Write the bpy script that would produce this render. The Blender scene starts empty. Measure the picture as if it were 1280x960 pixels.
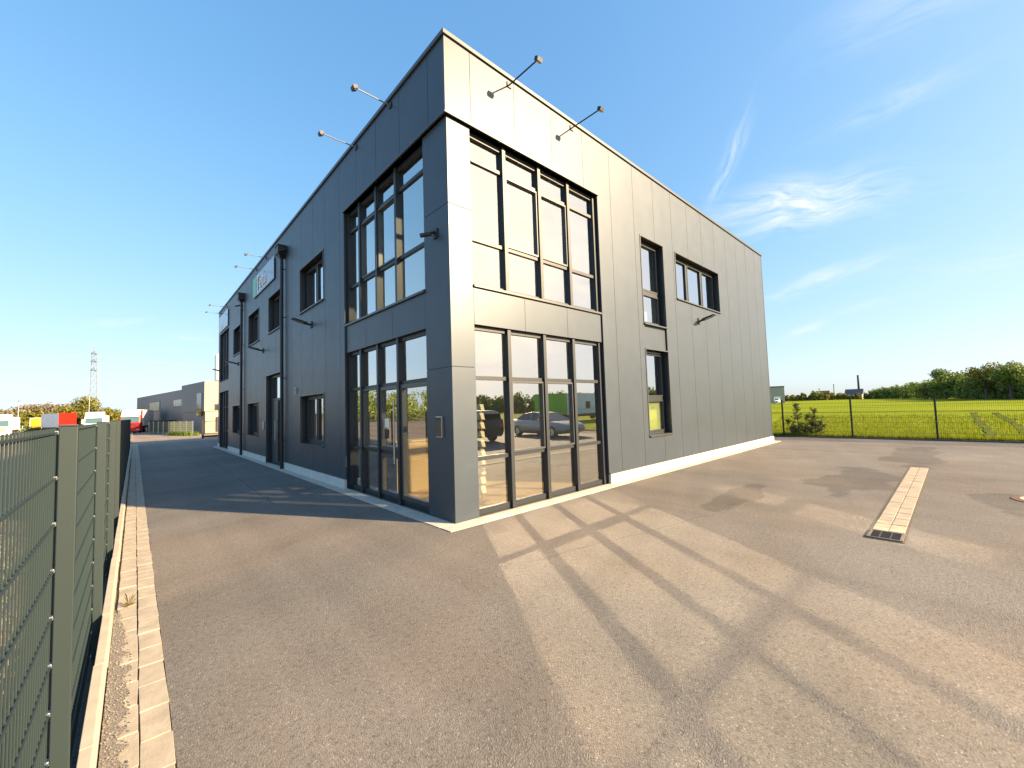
import bpy, bmesh, math, random
from mathutils import Vector, Matrix
R = math.radians
S = bpy.context.scene
COL = S.collection

# ------------------------------------------------------------------ camera
CAM = Vector((-3.56174, -5.22028, 1.75))
YAW, PITCH, ROLL = 0.745484, 0.056255, -0.0317589
f_ = Vector((math.cos(PITCH)*math.sin(YAW), math.cos(PITCH)*math.cos(YAW), math.sin(PITCH)))
r0 = Vector((math.cos(YAW), -math.sin(YAW), 0)); u0 = r0.cross(f_)
cr, sr = math.cos(ROLL), math.sin(ROLL)
r_ = r0*cr + u0*sr; u_ = -r0*sr + u0*cr
cd = bpy.data.cameras.new('camera'); cam = bpy.data.objects.new('camera', cd); COL.objects.link(cam)
m = Matrix(((r_.x, u_.x, -f_.x, CAM.x), (r_.y, u_.y, -f_.y, CAM.y), (r_.z, u_.z, -f_.z, CAM.z), (0, 0, 0, 1)))
cam.matrix_world = m
cd.sensor_width = 36; cd.sensor_fit = 'HORIZONTAL'; cd.lens = 36*510.99/1280
cd.clip_start = 0.02; cd.clip_end = 5000
S.camera = cam

# ------------------------------------------------------------------ sun, sky, exposure
SUN_EL, SUN_AZ = R(24.5), R(149.0)          # azimuth clockwise from +Y
SUN_DIR = Vector((math.sin(SUN_AZ)*math.cos(SUN_EL), math.cos(SUN_AZ)*math.cos(SUN_EL), math.sin(SUN_EL)))
sl = bpy.data.lights.new('sun', 'SUN'); sl.energy = 4.6; sl.angle = R(1.0); sl.color = (1.0, 0.75, 0.46)
so = bpy.data.objects.new('sun', sl); COL.objects.link(so); so.rotation_euler = SUN_DIR.to_track_quat('Z', 'Y').to_euler()
so.location = (20, -40, 30)
S.view_settings.view_transform = 'Standard'; S.view_settings.look = 'None'
S.view_settings.exposure = 1.9; S.view_settings.gamma = 1.0

W = bpy.data.worlds.new('World'); S.world = W; W.use_nodes = True
nt = W.node_tree; N = nt.nodes; L = nt.links
bg = N['Background']; bg.inputs['Strength'].default_value = 0.085
sky = N.new('ShaderNodeTexSky'); sky.sky_type = 'NISHITA'; sky.sun_disc = False
sky.sun_elevation = SUN_EL; sky.sun_rotation = SUN_AZ
sky.air_density = 1.0; sky.dust_density = 1.0; sky.ozone_density = 3.0; sky.altitude = 50
hsv = N.new('ShaderNodeHueSaturation'); hsv.inputs['Saturation'].default_value = 1.25
gm = N.new('ShaderNodeGamma'); gm.inputs['Gamma'].default_value = 0.85
L.new(sky.outputs[0], gm.inputs['Color']); L.new(gm.outputs[0], hsv.inputs['Color'])
# film-like shoulder so that the horizon keeps its colour
def vop(op, a, b):
    n = N.new('ShaderNodeVectorMath'); n.operation = op
    for i, v in enumerate((a, b)):
        if isinstance(v, tuple): n.inputs[i].default_value = v
        else: L.new(v, n.inputs[i])
    return n.outputs[0]
SK = vop('DIVIDE', vop('MULTIPLY', hsv.outputs[0], (1.86, 2.12, 2.42)), vop('ADD', (1, 1, 1), vop('DIVIDE', hsv.outputs[0], (2.6, 2.5, 2.52))))
tc = N.new('ShaderNodeTexCoord')
def vmath(op, a, b=None):
    n = N.new('ShaderNodeVectorMath'); n.operation = op
    for i, v in enumerate((a, b)):
        if v is None: continue
        if isinstance(v, (tuple, list, Vector)): n.inputs[i].default_value = tuple(v)
        else: L.new(v, n.inputs[i])
    return n.outputs['Value'] if op == 'DOT_PRODUCT' else n.outputs['Vector']
def wmath(op, a, b=None, clamp=False):
    n = N.new('ShaderNodeMath'); n.operation = op; n.use_clamp = clamp
    for i, v in enumerate((a, b)):
        if v is None: continue
        if isinstance(v, (int, float)): n.inputs[i].default_value = v
        else: L.new(v, n.inputs[i])
    return n.outputs[0]
D = vmath('NORMALIZE', tc.outputs['Generated'])
wz = N.new('ShaderNodeTexNoise'); wz.inputs['Scale'].default_value = 5.0; wz.inputs['Detail'].default_value = 3
L.new(D, wz.inputs['Vector'])
warp = vmath('MULTIPLY', vmath('SUBTRACT', wz.outputs['Color'], (.5, .5, .5)), (.06, .06, .06))
DW = vmath('ADD', D, warp)
def wisp(a, b, width, strength, streak=9.0, seed=0.0):
    """a feathered cirrus streak lying between two sky directions"""
    a = Vector(a).normalized(); b = Vector(b).normalized()
    c = (a+b).normalized(); t = (b-a).normalized(); ls = (b-a).length*0.5
    n = c.cross(t).normalized()
    s = wmath('DIVIDE', vmath('DOT_PRODUCT', vmath('SUBTRACT', DW, c), t), ls)
    q = wmath('DIVIDE', vmath('DOT_PRODUCT', vmath('SUBTRACT', DW, c), n), width)
    r2 = wmath('ADD', wmath('POWER', wmath('ABSOLUTE', s), 2.0), wmath('POWER', wmath('ABSOLUTE', q), 2.0))
    g = wmath('POWER', 2.718, wmath('MULTIPLY', r2, -1.3))
    cmb = N.new('ShaderNodeCombineXYZ')
    L.new(wmath('MULTIPLY', s, ls*streak), cmb.inputs[0]); L.new(wmath('MULTIPLY', q, width*streak*5), cmb.inputs[1]); cmb.inputs[2].default_value = seed
    nz = N.new('ShaderNodeTexNoise'); nz.inputs['Scale'].default_value = 1.0; nz.inputs['Detail'].default_value = 7; nz.inputs['Roughness'].default_value = .62
    nz.inputs['Distortion'].default_value = .6
    L.new(cmb.outputs[0], nz.inputs['Vector'])
    k = wmath('MULTIPLY', wmath('SUBTRACT', nz.outputs['Fac'], 0.36), 3.2, clamp=True)
    front = wmath('GREATER_THAN', vmath('DOT_PRODUCT', D, c), 0.5)
    return wmath('MULTIPLY', wmath('MULTIPLY', wmath('MULTIPLY', g, k), strength), front)
wisps = [
    wisp((.858, .312, .408), (.82, .215, .535), .016, .55, 12, 1.3),
    wisp((.872, .306, .372), (.945, .04, .335), .040, .95, 10, 4.1),
    wisp((.880, .250, .395), (.925, .13, .352), .030, .60, 14, 7.7),
    wisp((.945, .245, .210), (.972, .05, .240), .015, .55, 10, 2.2),
    wisp((.86, .12, .44), (.885, -.06, .48), .018, .35, 9, 9.4),
    wisp((.80, .10, .56), (.83, -.12, .57), .05, .30, 6, 5.9),
    wisp((.968, .225, .128), (.975, .16, .150), .008, .50, 14, 3.3),
    wisp((.978, .15, .160), (.985, .05, .17), .007, .35, 14, 6.1),
    wisp((-.06, .985, .166), (.02, .985, .176), .007, .40, 12, 8.2),
    wisp((.05, .985, .145), (.12, .985, .150), .010, .35, 12, 1.9),
    wisp((.97, .10, .20), (.975, -.15, .20), .03, .22, 7, 2.9),
]
# bright cirrus veil added round the sun, out of view, to brighten mirroring panes
def skydir(az, el): return (math.sin(R(az))*math.cos(R(el)), math.cos(R(az))*math.cos(R(el)), math.sin(R(el)))
vc = Vector(skydir(147, 23)); vt = Vector(skydir(237, 0)); vn = vc.cross(vt)
vs_ = wmath('DIVIDE', vmath('DOT_PRODUCT', vmath('SUBTRACT', DW, vc), vt), .35); vq = wmath('DIVIDE', vmath('DOT_PRODUCT', vmath('SUBTRACT', DW, vc), vn), .36)
vg = wmath('POWER', 2.718, wmath('MULTIPLY', wmath('ADD', wmath('MULTIPLY', vs_, vs_), wmath('MULTIPLY', vq, vq)), -1.0))
vc2 = N.new('ShaderNodeCombineXYZ'); L.new(wmath('MULTIPLY', vs_, 2.0), vc2.inputs[0]); L.new(wmath('MULTIPLY', vq, 4.5), vc2.inputs[1])
vnz = N.new('ShaderNodeTexNoise'); vnz.inputs['Scale'].default_value = 1.3; vnz.inputs['Detail'].default_value = 6; vnz.inputs['Distortion'].default_value = .8; L.new(vc2.outputs[0], vnz.inputs['Vector'])
veil = wmath('MULTIPLY', wmath('MULTIPLY', vg, wmath('ADD', wmath('MULTIPLY', vnz.outputs['Fac'], .8), .45)), wmath('GREATER_THAN', vmath('DOT_PRODUCT', D, vc), .3), clamp=True)
tot = wisps[0]
for x in wisps[1:]: tot = wmath('ADD', tot, x)
tot = wmath('MINIMUM', tot, 0.85)
mixc = N.new('ShaderNodeMix'); mixc.data_type = 'RGBA'
L.new(tot, mixc.inputs[0]); L.new(SK, mixc.inputs[6]); mixc.inputs[7].default_value = (3.5, 3.6, 3.7, 1)
mixv = N.new('ShaderNodeMix'); mixv.data_type = 'RGBA'
L.new(veil, mixv.inputs[0]); L.new(mixc.outputs[2], mixv.inputs[6]); mixv.inputs[7].default_value = (11.8, 9.5, 6.8, 1)
L.new(mixv.outputs[2], bg.inputs['Color'])

cy = S.cycles
cy.use_guiding = True; cy.use_surface_guiding = True; cy.use_volume_guiding = False
cy.guiding_training_samples = 128; cy.surface_guiding_probability = 0.6
cy.sample_clamp_indirect = 0; cy.sample_clamp_direct = 0; cy.blur_glossy = 0
cy.use_denoising = True; cy.use_adaptive_sampling = False
cy.max_bounces = 7; cy.diffuse_bounces = 3; cy.glossy_bounces = 4; cy.transmission_bounces = 4; cy.transparent_max_bounces = 16
cy.caustics_reflective = True

# ------------------------------------------------------------------ helpers
def place(az, dist, z=0): a = R(az); return (CAM.x+dist*math.sin(a), CAM.y+dist*math.cos(a), z)
class MB:
    def __init__(s): s.v = []; s.f = []; s.m = []
    def add(s, vs, fs, mi=0):
        o = len(s.v); s.v += [tuple(x) for x in vs]; s.f += [tuple(i+o for i in q) for q in fs]; s.m += [mi]*len(fs); return s
    def box(s, x0, x1, y0, y1, z0, z1, mi=0):
        x0, x1 = min(x0, x1), max(x0, x1); y0, y1 = min(y0, y1), max(y0, y1); z0, z1 = min(z0, z1), max(z0, z1)
        v = [(x0,y0,z0),(x1,y0,z0),(x1,y1,z0),(x0,y1,z0),(x0,y0,z1),(x1,y0,z1),(x1,y1,z1),(x0,y1,z1)]
        return s.add(v, [(0,3,2,1),(4,5,6,7),(0,1,5,4),(1,2,6,5),(2,3,7,6),(3,0,4,7)], mi)
    def hexa(s, lo, hi, mi=0):                      # two loops of 4 points
        v = list(lo)+list(hi)
        return s.add(v, [(0,3,2,1),(4,5,6,7),(0,1,5,4),(1,2,6,5),(2,3,7,6),(3,0,4,7)], mi)
    def quad(s, a, b, c, d, mi=0): return s.add([a,b,c,d], [(0,1,2,3)], mi)
    def tube(s, p0, p1, r0, r1=None, n=8, mi=0, caps=True):
        p0 = Vector(p0); p1 = Vector(p1); r1 = r0 if r1 is None else r1
        d = (p1-p0).normalized(); a = d.orthogonal().normalized(); b = d.cross(a)
        vs = []
        for p, r in ((p0, r0), (p1, r1)):
            for i in range(n):
                t = 2*math.pi*i/n; vs.append(p + (a*math.cos(t)+b*math.sin(t))*r)
        fs = [(i, (i+1) % n, n+(i+1) % n, n+i) for i in range(n)]
        if caps: fs += [tuple(range(n-1, -1, -1)), tuple(range(n, 2*n))]
        return s.add(vs, fs, mi)
    def prism(s, poly, axis, a, b, mi=0):           # poly in the two other axes, extruded a..b along axis
        def P(q, w):
            return {'x': (w, q[0], q[1]), 'y': (q[0], w, q[1]), 'z': (q[0], q[1], w)}[axis]
        n = len(poly); v = [P(q, a) for q in poly]+[P(q, b) for q in poly]
        fs = [(i, (i+1) % n, n+(i+1) % n, n+i) for i in range(n)]+[tuple(range(n-1, -1, -1)), tuple(range(n, 2*n))]
        return s.add(v, fs, mi)
    def build(s, name, mats, parent=None, smooth=False, fix=True, bevel=0):
        me = bpy.data.meshes.new(name); me.from_pydata(s.v, [], s.f)
        for mt in (mats if isinstance(mats, (list, tuple)) else [mats]): me.materials.append(mt)
        me.polygons.foreach_set('material_index', s.m)
        if fix:
            bm = bmesh.new(); bm.from_mesh(me); bmesh.ops.recalc_face_normals(bm, faces=bm.faces); bm.to_mesh(me); bm.free()
        if smooth: me.polygons.foreach_set('use_smooth', [True]*len(me.polygons))
        o = bpy.data.objects.new(name, me); COL.objects.link(o)
        if parent: o.parent = parent
        if bevel:
            b = o.modifiers.new('bevel', 'BEVEL'); b.width = bevel; b.segments = 2; b.limit_method = 'ANGLE'
        return o
def tag(o, label=None, cat=None, group=None, kind=None):
    if label: o['label'] = label
    if cat: o['category'] = cat
    if group: o['group'] = group
    if kind: o['kind'] = kind
    return o
def thing(name, label, cat, loc=(0, 0, 0), rz=0, group=None):
    o = bpy.data.objects.new(name, None); COL.objects.link(o); o.location = loc; o.rotation_euler = (0, 0, rz)
    o.empty_display_size = .2
    return tag(o, label, cat, group)
def struct(o): o['kind'] = 'structure'; return o
def dup(root, loc, rz=None, label=None):
    r = root.copy(); COL.objects.link(r); r.location = loc
    if rz is not None: r.rotation_euler = (0, 0, rz)
    if label: r['label'] = label
    def rec(a, b):
        for ch in a.children:
            c = ch.copy(); COL.objects.link(c); c.parent = b; rec(ch, c)
    rec(root, r)
    return r

# ------------------------------------------------------------------ materials
def mat(name, col, rough=.6, metal=0.0, spec=.5, noise=None, bump=None, var=None):
    """noise=(scale, amount) varies the base colour; bump=(scale, strength, distance)"""
    mt = bpy.data.materials.new(name); mt.use_nodes = True
    n = mt.node_tree.nodes; l = mt.node_tree.links; b = n['Principled BSDF']
    b.inputs['Base Color'].default_value = (*col, 1); b.inputs['Roughness'].default_value = rough
    b.inputs['Metallic'].default_value = metal; b.inputs['Specular IOR Level'].default_value = spec
    tcn = n.new('ShaderNodeTexCoord')
    if noise:
        t = n.new('ShaderNodeTexNoise'); t.inputs['Scale'].default_value = noise[0]; t.inputs['Detail'].default_value = 5
        l.new(tcn.outputs['Object'], t.inputs['Vector'])
        mp = n.new('ShaderNodeMapRange'); mp.inputs[1].default_value = .3; mp.inputs[2].default_value = .7
        mp.inputs[3].default_value = 1-noise[1]; mp.inputs[4].default_value = 1+noise[1]
        l.new(t.outputs['Fac'], mp.inputs[0])
        mx = n.new('ShaderNodeVectorMath'); mx.operation = 'SCALE'; mx.inputs[0].default_value = col
        l.new(mp.outputs[0], mx.inputs['Scale']); l.new(mx.outputs[0], b.inputs['Base Color'])
    if bump:
        t = n.new('ShaderNodeTexNoise'); t.inputs['Scale'].default_value = bump[0]; t.inputs['Detail'].default_value = 4
        l.new(tcn.outputs['Object'], t.inputs['Vector'])
        bn = n.new('ShaderNodeBump'); bn.inputs['Strength'].default_value = bump[1]; bn.inputs['Distance'].default_value = bump[2]
        l.new(t.outputs['Fac'], bn.inputs['Height']); l.new(bn.outputs[0], b.inputs['Normal'])
    return mt

def mat_clad(name, col, rough, metal):
    mt = mat(name, col, rough, metal, .5, noise=(1.1, .05))
    n = mt.node_tree.nodes; l = mt.node_tree.links; b = n['Principled BSDF']
    tcn = n.new('ShaderNodeTexCoord')
    # gentle oil-canning of sheet metal and a cloudy gloss
    t = n.new('ShaderNodeTexNoise'); t.inputs['Scale'].default_value = .8; t.inputs['Detail'].default_value = 1
    l.new(tcn.outputs['Object'], t.inputs['Vector'])
    bn = n.new('ShaderNodeBump'); bn.inputs['Strength'].default_value = .25; bn.inputs['Distance'].default_value = .02
    l.new(t.outputs['Fac'], bn.inputs['Height']); l.new(bn.outputs[0], b.inputs['Normal'])
    t2 = n.new('ShaderNodeTexNoise'); t2.inputs['Scale'].default_value = 3.0; t2.inputs['Detail'].default_value = 6
    l.new(tcn.outputs['Object'], t2.inputs['Vector'])
    mp = n.new('ShaderNodeMapRange'); mp.inputs[3].default_value = rough-.05; mp.inputs[4].default_value = rough+.05
    l.new(t2.outputs['Fac'], mp.inputs[0]); l.new(mp.outputs[0], b.inputs['Roughness'])
    return mt
M = {}
M['clad'] = mat_clad('anthracite_panel', (.051, .067, .086), .42, .22)
M['frame'] = mat('anthracite_frame', (.020, .025, .031), .45, .1)
M['dark'] = mat('dark_joint', (.012, .013, .015), .8)
M['trim'] = mat('anthracite_trim', (.075, .08, .083), .38, .3)
M['white_wall'] = mat('white_plaster', (.72, .70, .66), .9)
M['plinth'] = mat('plinth_concrete', (.55, .52, .47), .85, noise=(6, .12), bump=(40, .3, .01))
M['pipe'] = mat('dark_pipe', (.022, .024, .030), .45, .3)
M['lattice'] = mat('weathered_zinc', (.17, .18, .19), .6, .3)
M['steel'] = mat('galvanised', (.42, .43, .44), .35, .8)
M['black'] = mat('black_plastic', (.015, .016, .018), .45)
M['rubber'] = mat('tyre_rubber', (.014, .014, .015), .85)
M['white_paint'] = mat('white_paint', (.78, .78, .77), .35)
M['red_paint'] = mat('red_paint', (.55, .012, .012), .35)
M['orange_red'] = mat('red_tarpaulin', (.66, .012, .006), .7, spec=.1, noise=(2, .08))
M['yellow'] = mat('yellow_paint', (.78, .27, .0), .5)
M['chrome'] = mat('chrome', (.7, .7, .7), .15, 1.0)
M['lampglass'] = mat('lamp_glass', (.35, .36, .38), .08, .2)
M['darkglass'] = mat('tinted_glass', (.02, .035, .04), .06, 0, .8)
M['tealglass'] = mat('windscreen_glass', (.06, .13, .14), .08, 0, .8)
M['silver'] = mat('silver_paint', (.36, .35, .33), .3, .6)
M['darkcar'] = mat('dark_paint', (.02, .022, .028), .25, .3)
M['green_paint'] = mat('green_foil', (.12, .45, .02), .4)

def mat_glass():
    mt = bpy.data.materials.new('window_glass'); mt.use_nodes = True
    n = mt.node_tree.nodes; l = mt.node_tree.links; n.clear()
    out = n.new('ShaderNodeOutputMaterial'); mx = n.new('ShaderNodeMixShader')
    tr = n.new('ShaderNodeBsdfTransparent'); tr.inputs[0].default_value = (.80, .83, .80, 1)
    gl = n.new('ShaderNodeBsdfGlossy'); gl.inputs['Roughness'].default_value = 0.0; gl.inputs['Color'].default_value = (.97, .98, .97, 1)
    ge = n.new('ShaderNodeNewGeometry'); dt = n.new('ShaderNodeVectorMath'); dt.operation = 'DOT_PRODUCT'
    l.new(ge.outputs['Normal'], dt.inputs[0]); l.new(ge.outputs['Incoming'], dt.inputs[1])
    def mth(op, a, b):
        x = n.new('ShaderNodeMath'); x.operation = op
        for i, v in enumerate((a, b)):
            if isinstance(v, (int, float)): x.inputs[i].default_value = v
            else: l.new(v, x.inputs[i])
        return x.outputs[0]
    c1 = mth('SUBTRACT', 1.0, mth('ABSOLUTE', dt.outputs['Value'], 0.0)); c5 = mth('POWER', c1, 2.2)
    l.new(mth('ADD', mth('MULTIPLY', c5, .60), .40), mx.inputs[0])
    l.new(tr.outputs[0], mx.inputs[1]); l.new(gl.outputs[0], mx.inputs[2]); l.new(mx.outputs[0], out.inputs[0])
    return mt
M['glass'] = mat_glass()

SEAMS = [('x', -1.90, -.22, .006, -.3, 3.6), ('y', -1.6, .02, .010, 4.0, 33), ('x', -7.4, .05, .008, 2.5, 18)]
STAINS = [(7.6, -3.7, 1.9, .62), (13.0, -4.3, 3.0, .55), (6.5, -5.7, .8, .45), (4.6, -2.4, 1.5, .30)]
def mat_asphalt(name, base, patch=True, wear=True):
    mt = bpy.data.materials.new(name); mt.use_nodes = True
    n = mt.node_tree.nodes; l = mt.node_tree.links; b = n['Principled BSDF']
    b.inputs['Roughness'].default_value = .82; b.inputs['Specular IOR Level'].default_value = .35
    tcn = n.new('ShaderNodeTexCoord'); P = tcn.outputs['Object']
    def nz(scale, det=4, rough=.55, dist=0):
        t = n.new('ShaderNodeTexNoise'); t.inputs['Scale'].default_value = scale; t.inputs['Detail'].default_value = det
        t.inputs['Roughness'].default_value = rough; t.inputs['Distortion'].default_value = dist; l.new(P, t.inputs['Vector']); return t.outputs['Fac']
    def mr(v, a, b_, c, d):
        x = n.new('ShaderNodeMapRange'); x.inputs[1].default_value = a; x.inputs[2].default_value = b_; x.inputs[3].default_value = c; x.inputs[4].default_value = d
        l.new(v, x.inputs[0]); return x.outputs[0]
    def mul(a, b_):
        x = n.new('ShaderNodeMath'); x.operation = 'MULTIPLY'; l.new(a, x.inputs[0]); l.new(b_, x.inputs[1]); return x.outputs[0]
    vor = n.new('ShaderNodeTexVoronoi'); vor.inputs['Scale'].default_value = 110; l.new(P, vor.inputs['Vector'])
    vor2 = n.new('ShaderNodeTexVoronoi'); vor2.inputs['Scale'].default_value = 45; l.new(P, vor2.inputs['Vector'])
    sep = n.new('ShaderNodeSeparateColor'); l.new(vor.outputs['Color'], sep.inputs[0])
    chips = mr(sep.outputs[0], 0, 1, .82, 1.18)
    stones = mr(sep.outputs[1], .95, .98, 1.0, 1.55)
    pits = mr(nz(26, 5, .7), .34, .48, .62, 1.0)
    blot = mr(nz(.55, 5, .6, .4), .35, .65, .91, 1.07)
    big = mr(nz(.13, 3, .5, .8), .38, .62, .90, 1.08)
    k = mul(mul(mul(chips, stones), pits), mul(blot, big))
    if patch:
        # old repair and oil patches with crisp irregular edges
        p = nz(.22, 4, .55, 1.2)
        k = mul(k, mr(p, .60, .615, 1.0, .92))
        # worn wheel lanes along the drive and across the yard
        for rz_, sc_ in ((0.0, (1.6, .05, 1)), (1.9, (1.3, .06, 1))):
            mpn = n.new('ShaderNodeMapping'); mpn.vector_type = 'TEXTURE'; mpn.inputs['Rotation'].default_value = (0, 0, rz_); mpn.inputs['Scale'].default_value = tuple(1/q for q in sc_)
            l.new(P, mpn.inputs['Vector']); t = n.new('ShaderNodeTexNoise'); t.inputs['Scale'].default_value = 1; t.inputs['Detail'].default_value = 4; t.inputs['Distortion'].default_value = .35
            l.new(mpn.outputs[0], t.inputs['Vector']); k = mul(k, mr(t.outputs['Fac'], .38, .62, .93, 1.06))
        # fine open cracks and the joint between two paving lanes
        for ax_, off, slope, wd, lo_, hi_ in SEAMS:
            sx = n.new('ShaderNodeSeparateXYZ'); l.new(P, sx.inputs[0])
            wv = n.new('ShaderNodeTexNoise'); wv.inputs['Scale'].default_value = 1.7; wv.inputs['Detail'].default_value = 6; l.new(P, wv.inputs['Vector'])
            A_, B_ = (sx.outputs[0], sx.outputs[1]) if ax_ == 'x' else (sx.outputs[1], sx.outputs[0])
            def m2(op, a, b_):
                x = n.new('ShaderNodeMath'); x.operation = op
                for i, v in enumerate((a, b_)):
                    if isinstance(v, (int, float)): x.inputs[i].default_value = v
                    else: l.new(v, x.inputs[i])
                return x.outputs[0]
            dd = m2('ABSOLUTE', m2('ADD', m2('SUBTRACT', B_, m2('ADD', m2('MULTIPLY', A_, slope), off)), m2('MULTIPLY', m2('SUBTRACT', wv.outputs['Fac'], .5), .22)), 0)
            inside = m2('MULTIPLY', m2('GREATER_THAN', A_, lo_), m2('LESS_THAN', A_, hi_))
            line = m2('MULTIPLY', m2('LESS_THAN', dd, wd), inside)
            k = mul(k, mr(line, 0, 1, 1.0, .55))
        # damp dark stains round the paver strip and below the manhole
        wob = n.new('ShaderNodeTexNoise'); wob.inputs['Scale'].default_value = .9; wob.inputs['Detail'].default_value = 5; l.new(P, wob.inputs['Vector'])
        for cx_, cy_s, rx, ry in STAINS:
            dv = n.new('ShaderNodeVectorMath'); dv.operation = 'SUBTRACT'; l.new(P, dv.inputs[0]); dv.inputs[1].default_value = (cx_, cy_s, 0)
            sv = n.new('ShaderNodeVectorMath'); sv.operation = 'MULTIPLY'; l.new(dv.outputs[0], sv.inputs[0]); sv.inputs[1].default_value = (1/rx, 1/ry, 0)
            ln_ = n.new('ShaderNodeVectorMath'); ln_.operation = 'LENGTH'; l.new(sv.outputs[0], ln_.inputs[0])
            ad_ = n.new('ShaderNodeMath'); ad_.operation = 'ADD'; l.new(ln_.outputs['Value'], ad_.inputs[0]); l.new(mr(wob.outputs['Fac'], .3, .7, -.45, .45), ad_.inputs[1])
            k = mul(k, mr(ad_.outputs[0], .90, 1.02, .70, 1.0))
    sc = n.new('ShaderNodeVectorMath'); sc.operation = 'SCALE'; sc.inputs[0].default_value = base; l.new(k, sc.inputs['Scale'])
    hue = n.new('ShaderNodeMix'); hue.data_type = 'RGBA'; hue.blend_type = 'MULTIPLY'
    l.new(mr(nz(.35, 3), .4, .6, 0, 1), hue.inputs[0]); l.new(sc.outputs[0], hue.inputs[6]); hue.inputs[7].default_value = (1.05, .98, .92, 1)
    l.new(hue.outputs[2], b.inputs['Base Color'])
    h = n.new('ShaderNodeMath'); h.operation = 'ADD'; l.new(mr(vor.outputs['Distance'], 0, .6, 1, 0), h.inputs[0]); l.new(nz(30, 6, .75), h.inputs[1])
    bn = n.new('ShaderNodeBump'); bn.inputs['Strength'].default_value = .55; bn.inputs['Distance'].default_value = .008
    l.new(h.outputs[0], bn.inputs['Height']); l.new(bn.outputs[0], b.inputs['Normal'])
    return mt
M['asphalt'] = mat_asphalt('yard_asphalt', (.156, .144, .130))
M['lot'] = mat_asphalt('lot_asphalt', (.24, .195, .155))
M['paver'] = mat('paver_concrete', (.34, .29, .225), .9, noise=(9, .16), bump=(70, .5, .006))
M['kerb'] = mat('kerb_concrete', (.40, .345, .27), .88, noise=(7, .10), bump=(60, .35, .004))
M['apron'] = mat('apron_concrete', (.46, .41, .34), .88, noise=(5, .12), bump=(50, .3, .004))
M['grout'] = mat('joint_sand', (.10, .082, .060), .95, noise=(30, .3))
M['soil'] = mat('shaded_soil', (.035, .030, .026), .95, noise=(8, .4), bump=(25, .8, .03))
M['gravel'] = mat('gravel_stone', (.20, .185, .165), .9, noise=(15, .35))

def mat_grass(name, c1, c2, s1=.05, s2=1.5, bumpd=.25, stripes=False):
    mt = bpy.data.materials.new(name); mt.use_nodes = True
    n = mt.node_tree.nodes; l = mt.node_tree.links; b = n['Principled BSDF']
    b.inputs['Roughness'].default_value = .9; b.inputs['Specular IOR Level'].default_value = .03
    tcn = n.new('ShaderNodeTexCoord'); P = tcn.outputs['Object']
    a = n.new('ShaderNodeTexNoise'); a.inputs['Scale'].default_value = s1; a.inputs['Detail'].default_value = 6; l.new(P, a.inputs['Vector'])
    c = n.new('ShaderNodeTexNoise'); c.inputs['Scale'].default_value = s2; c.inputs['Detail'].default_value = 6; l.new(P, c.inputs['Vector'])
    ad = n.new('ShaderNodeMath'); ad.operation = 'ADD'; l.new(a.outputs['Fac'], ad.inputs[0]); l.new(c.outputs['Fac'], ad.inputs[1])
    rp = n.new('ShaderNodeValToRGB'); rp.color_ramp.elements[0].position = .36; rp.color_ramp.elements[0].color = (*c1, 1)
    rp.color_ramp.elements[1].position = .64; rp.color_ramp.elements[1].color = (*c2, 1)
    hf = n.new('ShaderNodeMath'); hf.operation = 'MULTIPLY'; hf.inputs[1].default_value = .5; l.new(ad.outputs[0], hf.inputs[0])
    l.new(hf.outputs[0], rp.inputs[0]); l.new(rp.outputs[0], b.inputs['Base Color'])
    bn = n.new('ShaderNodeBump'); bn.inputs['Strength'].default_value = .6; bn.inputs['Distance'].default_value = bumpd
    l.new(c.outputs['Fac'], bn.inputs['Height']); l.new(bn.outputs[0], b.inputs['Normal'])
    return mt
M['field'] = mat_grass('field_grass', (.140, .185, .004), (.225, .265, .006), .04, 2.2, .12)
M['rough_grass'] = mat_grass('rough_grass', (.10, .11, .02), (.19, .19, .04), .06, 1.2)

def mat_leaf(name, c1, c2, sc=.35, trans=.25):
    mt = bpy.data.materials.new(name); mt.use_nodes = True
    n = mt.node_tree.nodes; l = mt.node_tree.links; b = n['Principled BSDF']
    b.inputs['Roughness'].default_value = .6; b.inputs['Specular IOR Level'].default_value = .2
    g = n.new('ShaderNodeNewGeometry')
    tcn = n.new('ShaderNodeTexCoord')
    t = n.new('ShaderNodeTexNoise'); t.inputs['Scale'].default_value = sc; t.inputs['Detail'].default_value = 3; l.new(tcn.outputs['Object'], t.inputs['Vector'])
    ad = n.new('ShaderNodeMath'); ad.operation = 'ADD'; l.new(g.outputs['Random Per Island'], ad.inputs[0]); l.new(t.outputs['Fac'], ad.inputs[1])
    hf = n.new('ShaderNodeMath'); hf.operation = 'MULTIPLY'; hf.inputs[1].default_value = .5; l.new(ad.outputs[0], hf.inputs[0])
    rp = n.new('ShaderNodeValToRGB'); rp.color_ramp.elements[0].position = .2; rp.color_ramp.elements[0].color = (*c1, 1)
    rp.color_ramp.elements[1].position = .8; rp.color_ramp.elements[1].color = (*c2, 1)
    l.new(hf.outputs[0], rp.inputs[0]); l.new(rp.outputs[0], b.inputs['Base Color'])
    tl = n.new('ShaderNodeBsdfTranslucent'); l.new(rp.outputs[0], tl.inputs[0])
    mx = n.new('ShaderNodeMixShader'); mx.inputs[0].default_value = trans
    l.new(b.outputs[0], mx.inputs[1]); l.new(tl.outputs[0], mx.inputs[2]); l.new(mx.outputs[0], n['Material Output'].inputs[0])
    return mt
M['leaf_wood'] = mat_leaf('woodland_leaves', (.045, .085, .022), (.27, .33, .06), .12)
M['leaf_gold'] = mat_leaf('sunny_leaves', (.08, .095, .016), (.27, .24, .045), .3)
M['leaf_bare'] = mat_leaf('bare_twigs', (.10, .085, .055), (.24, .20, .14), .3, .05)
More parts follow.
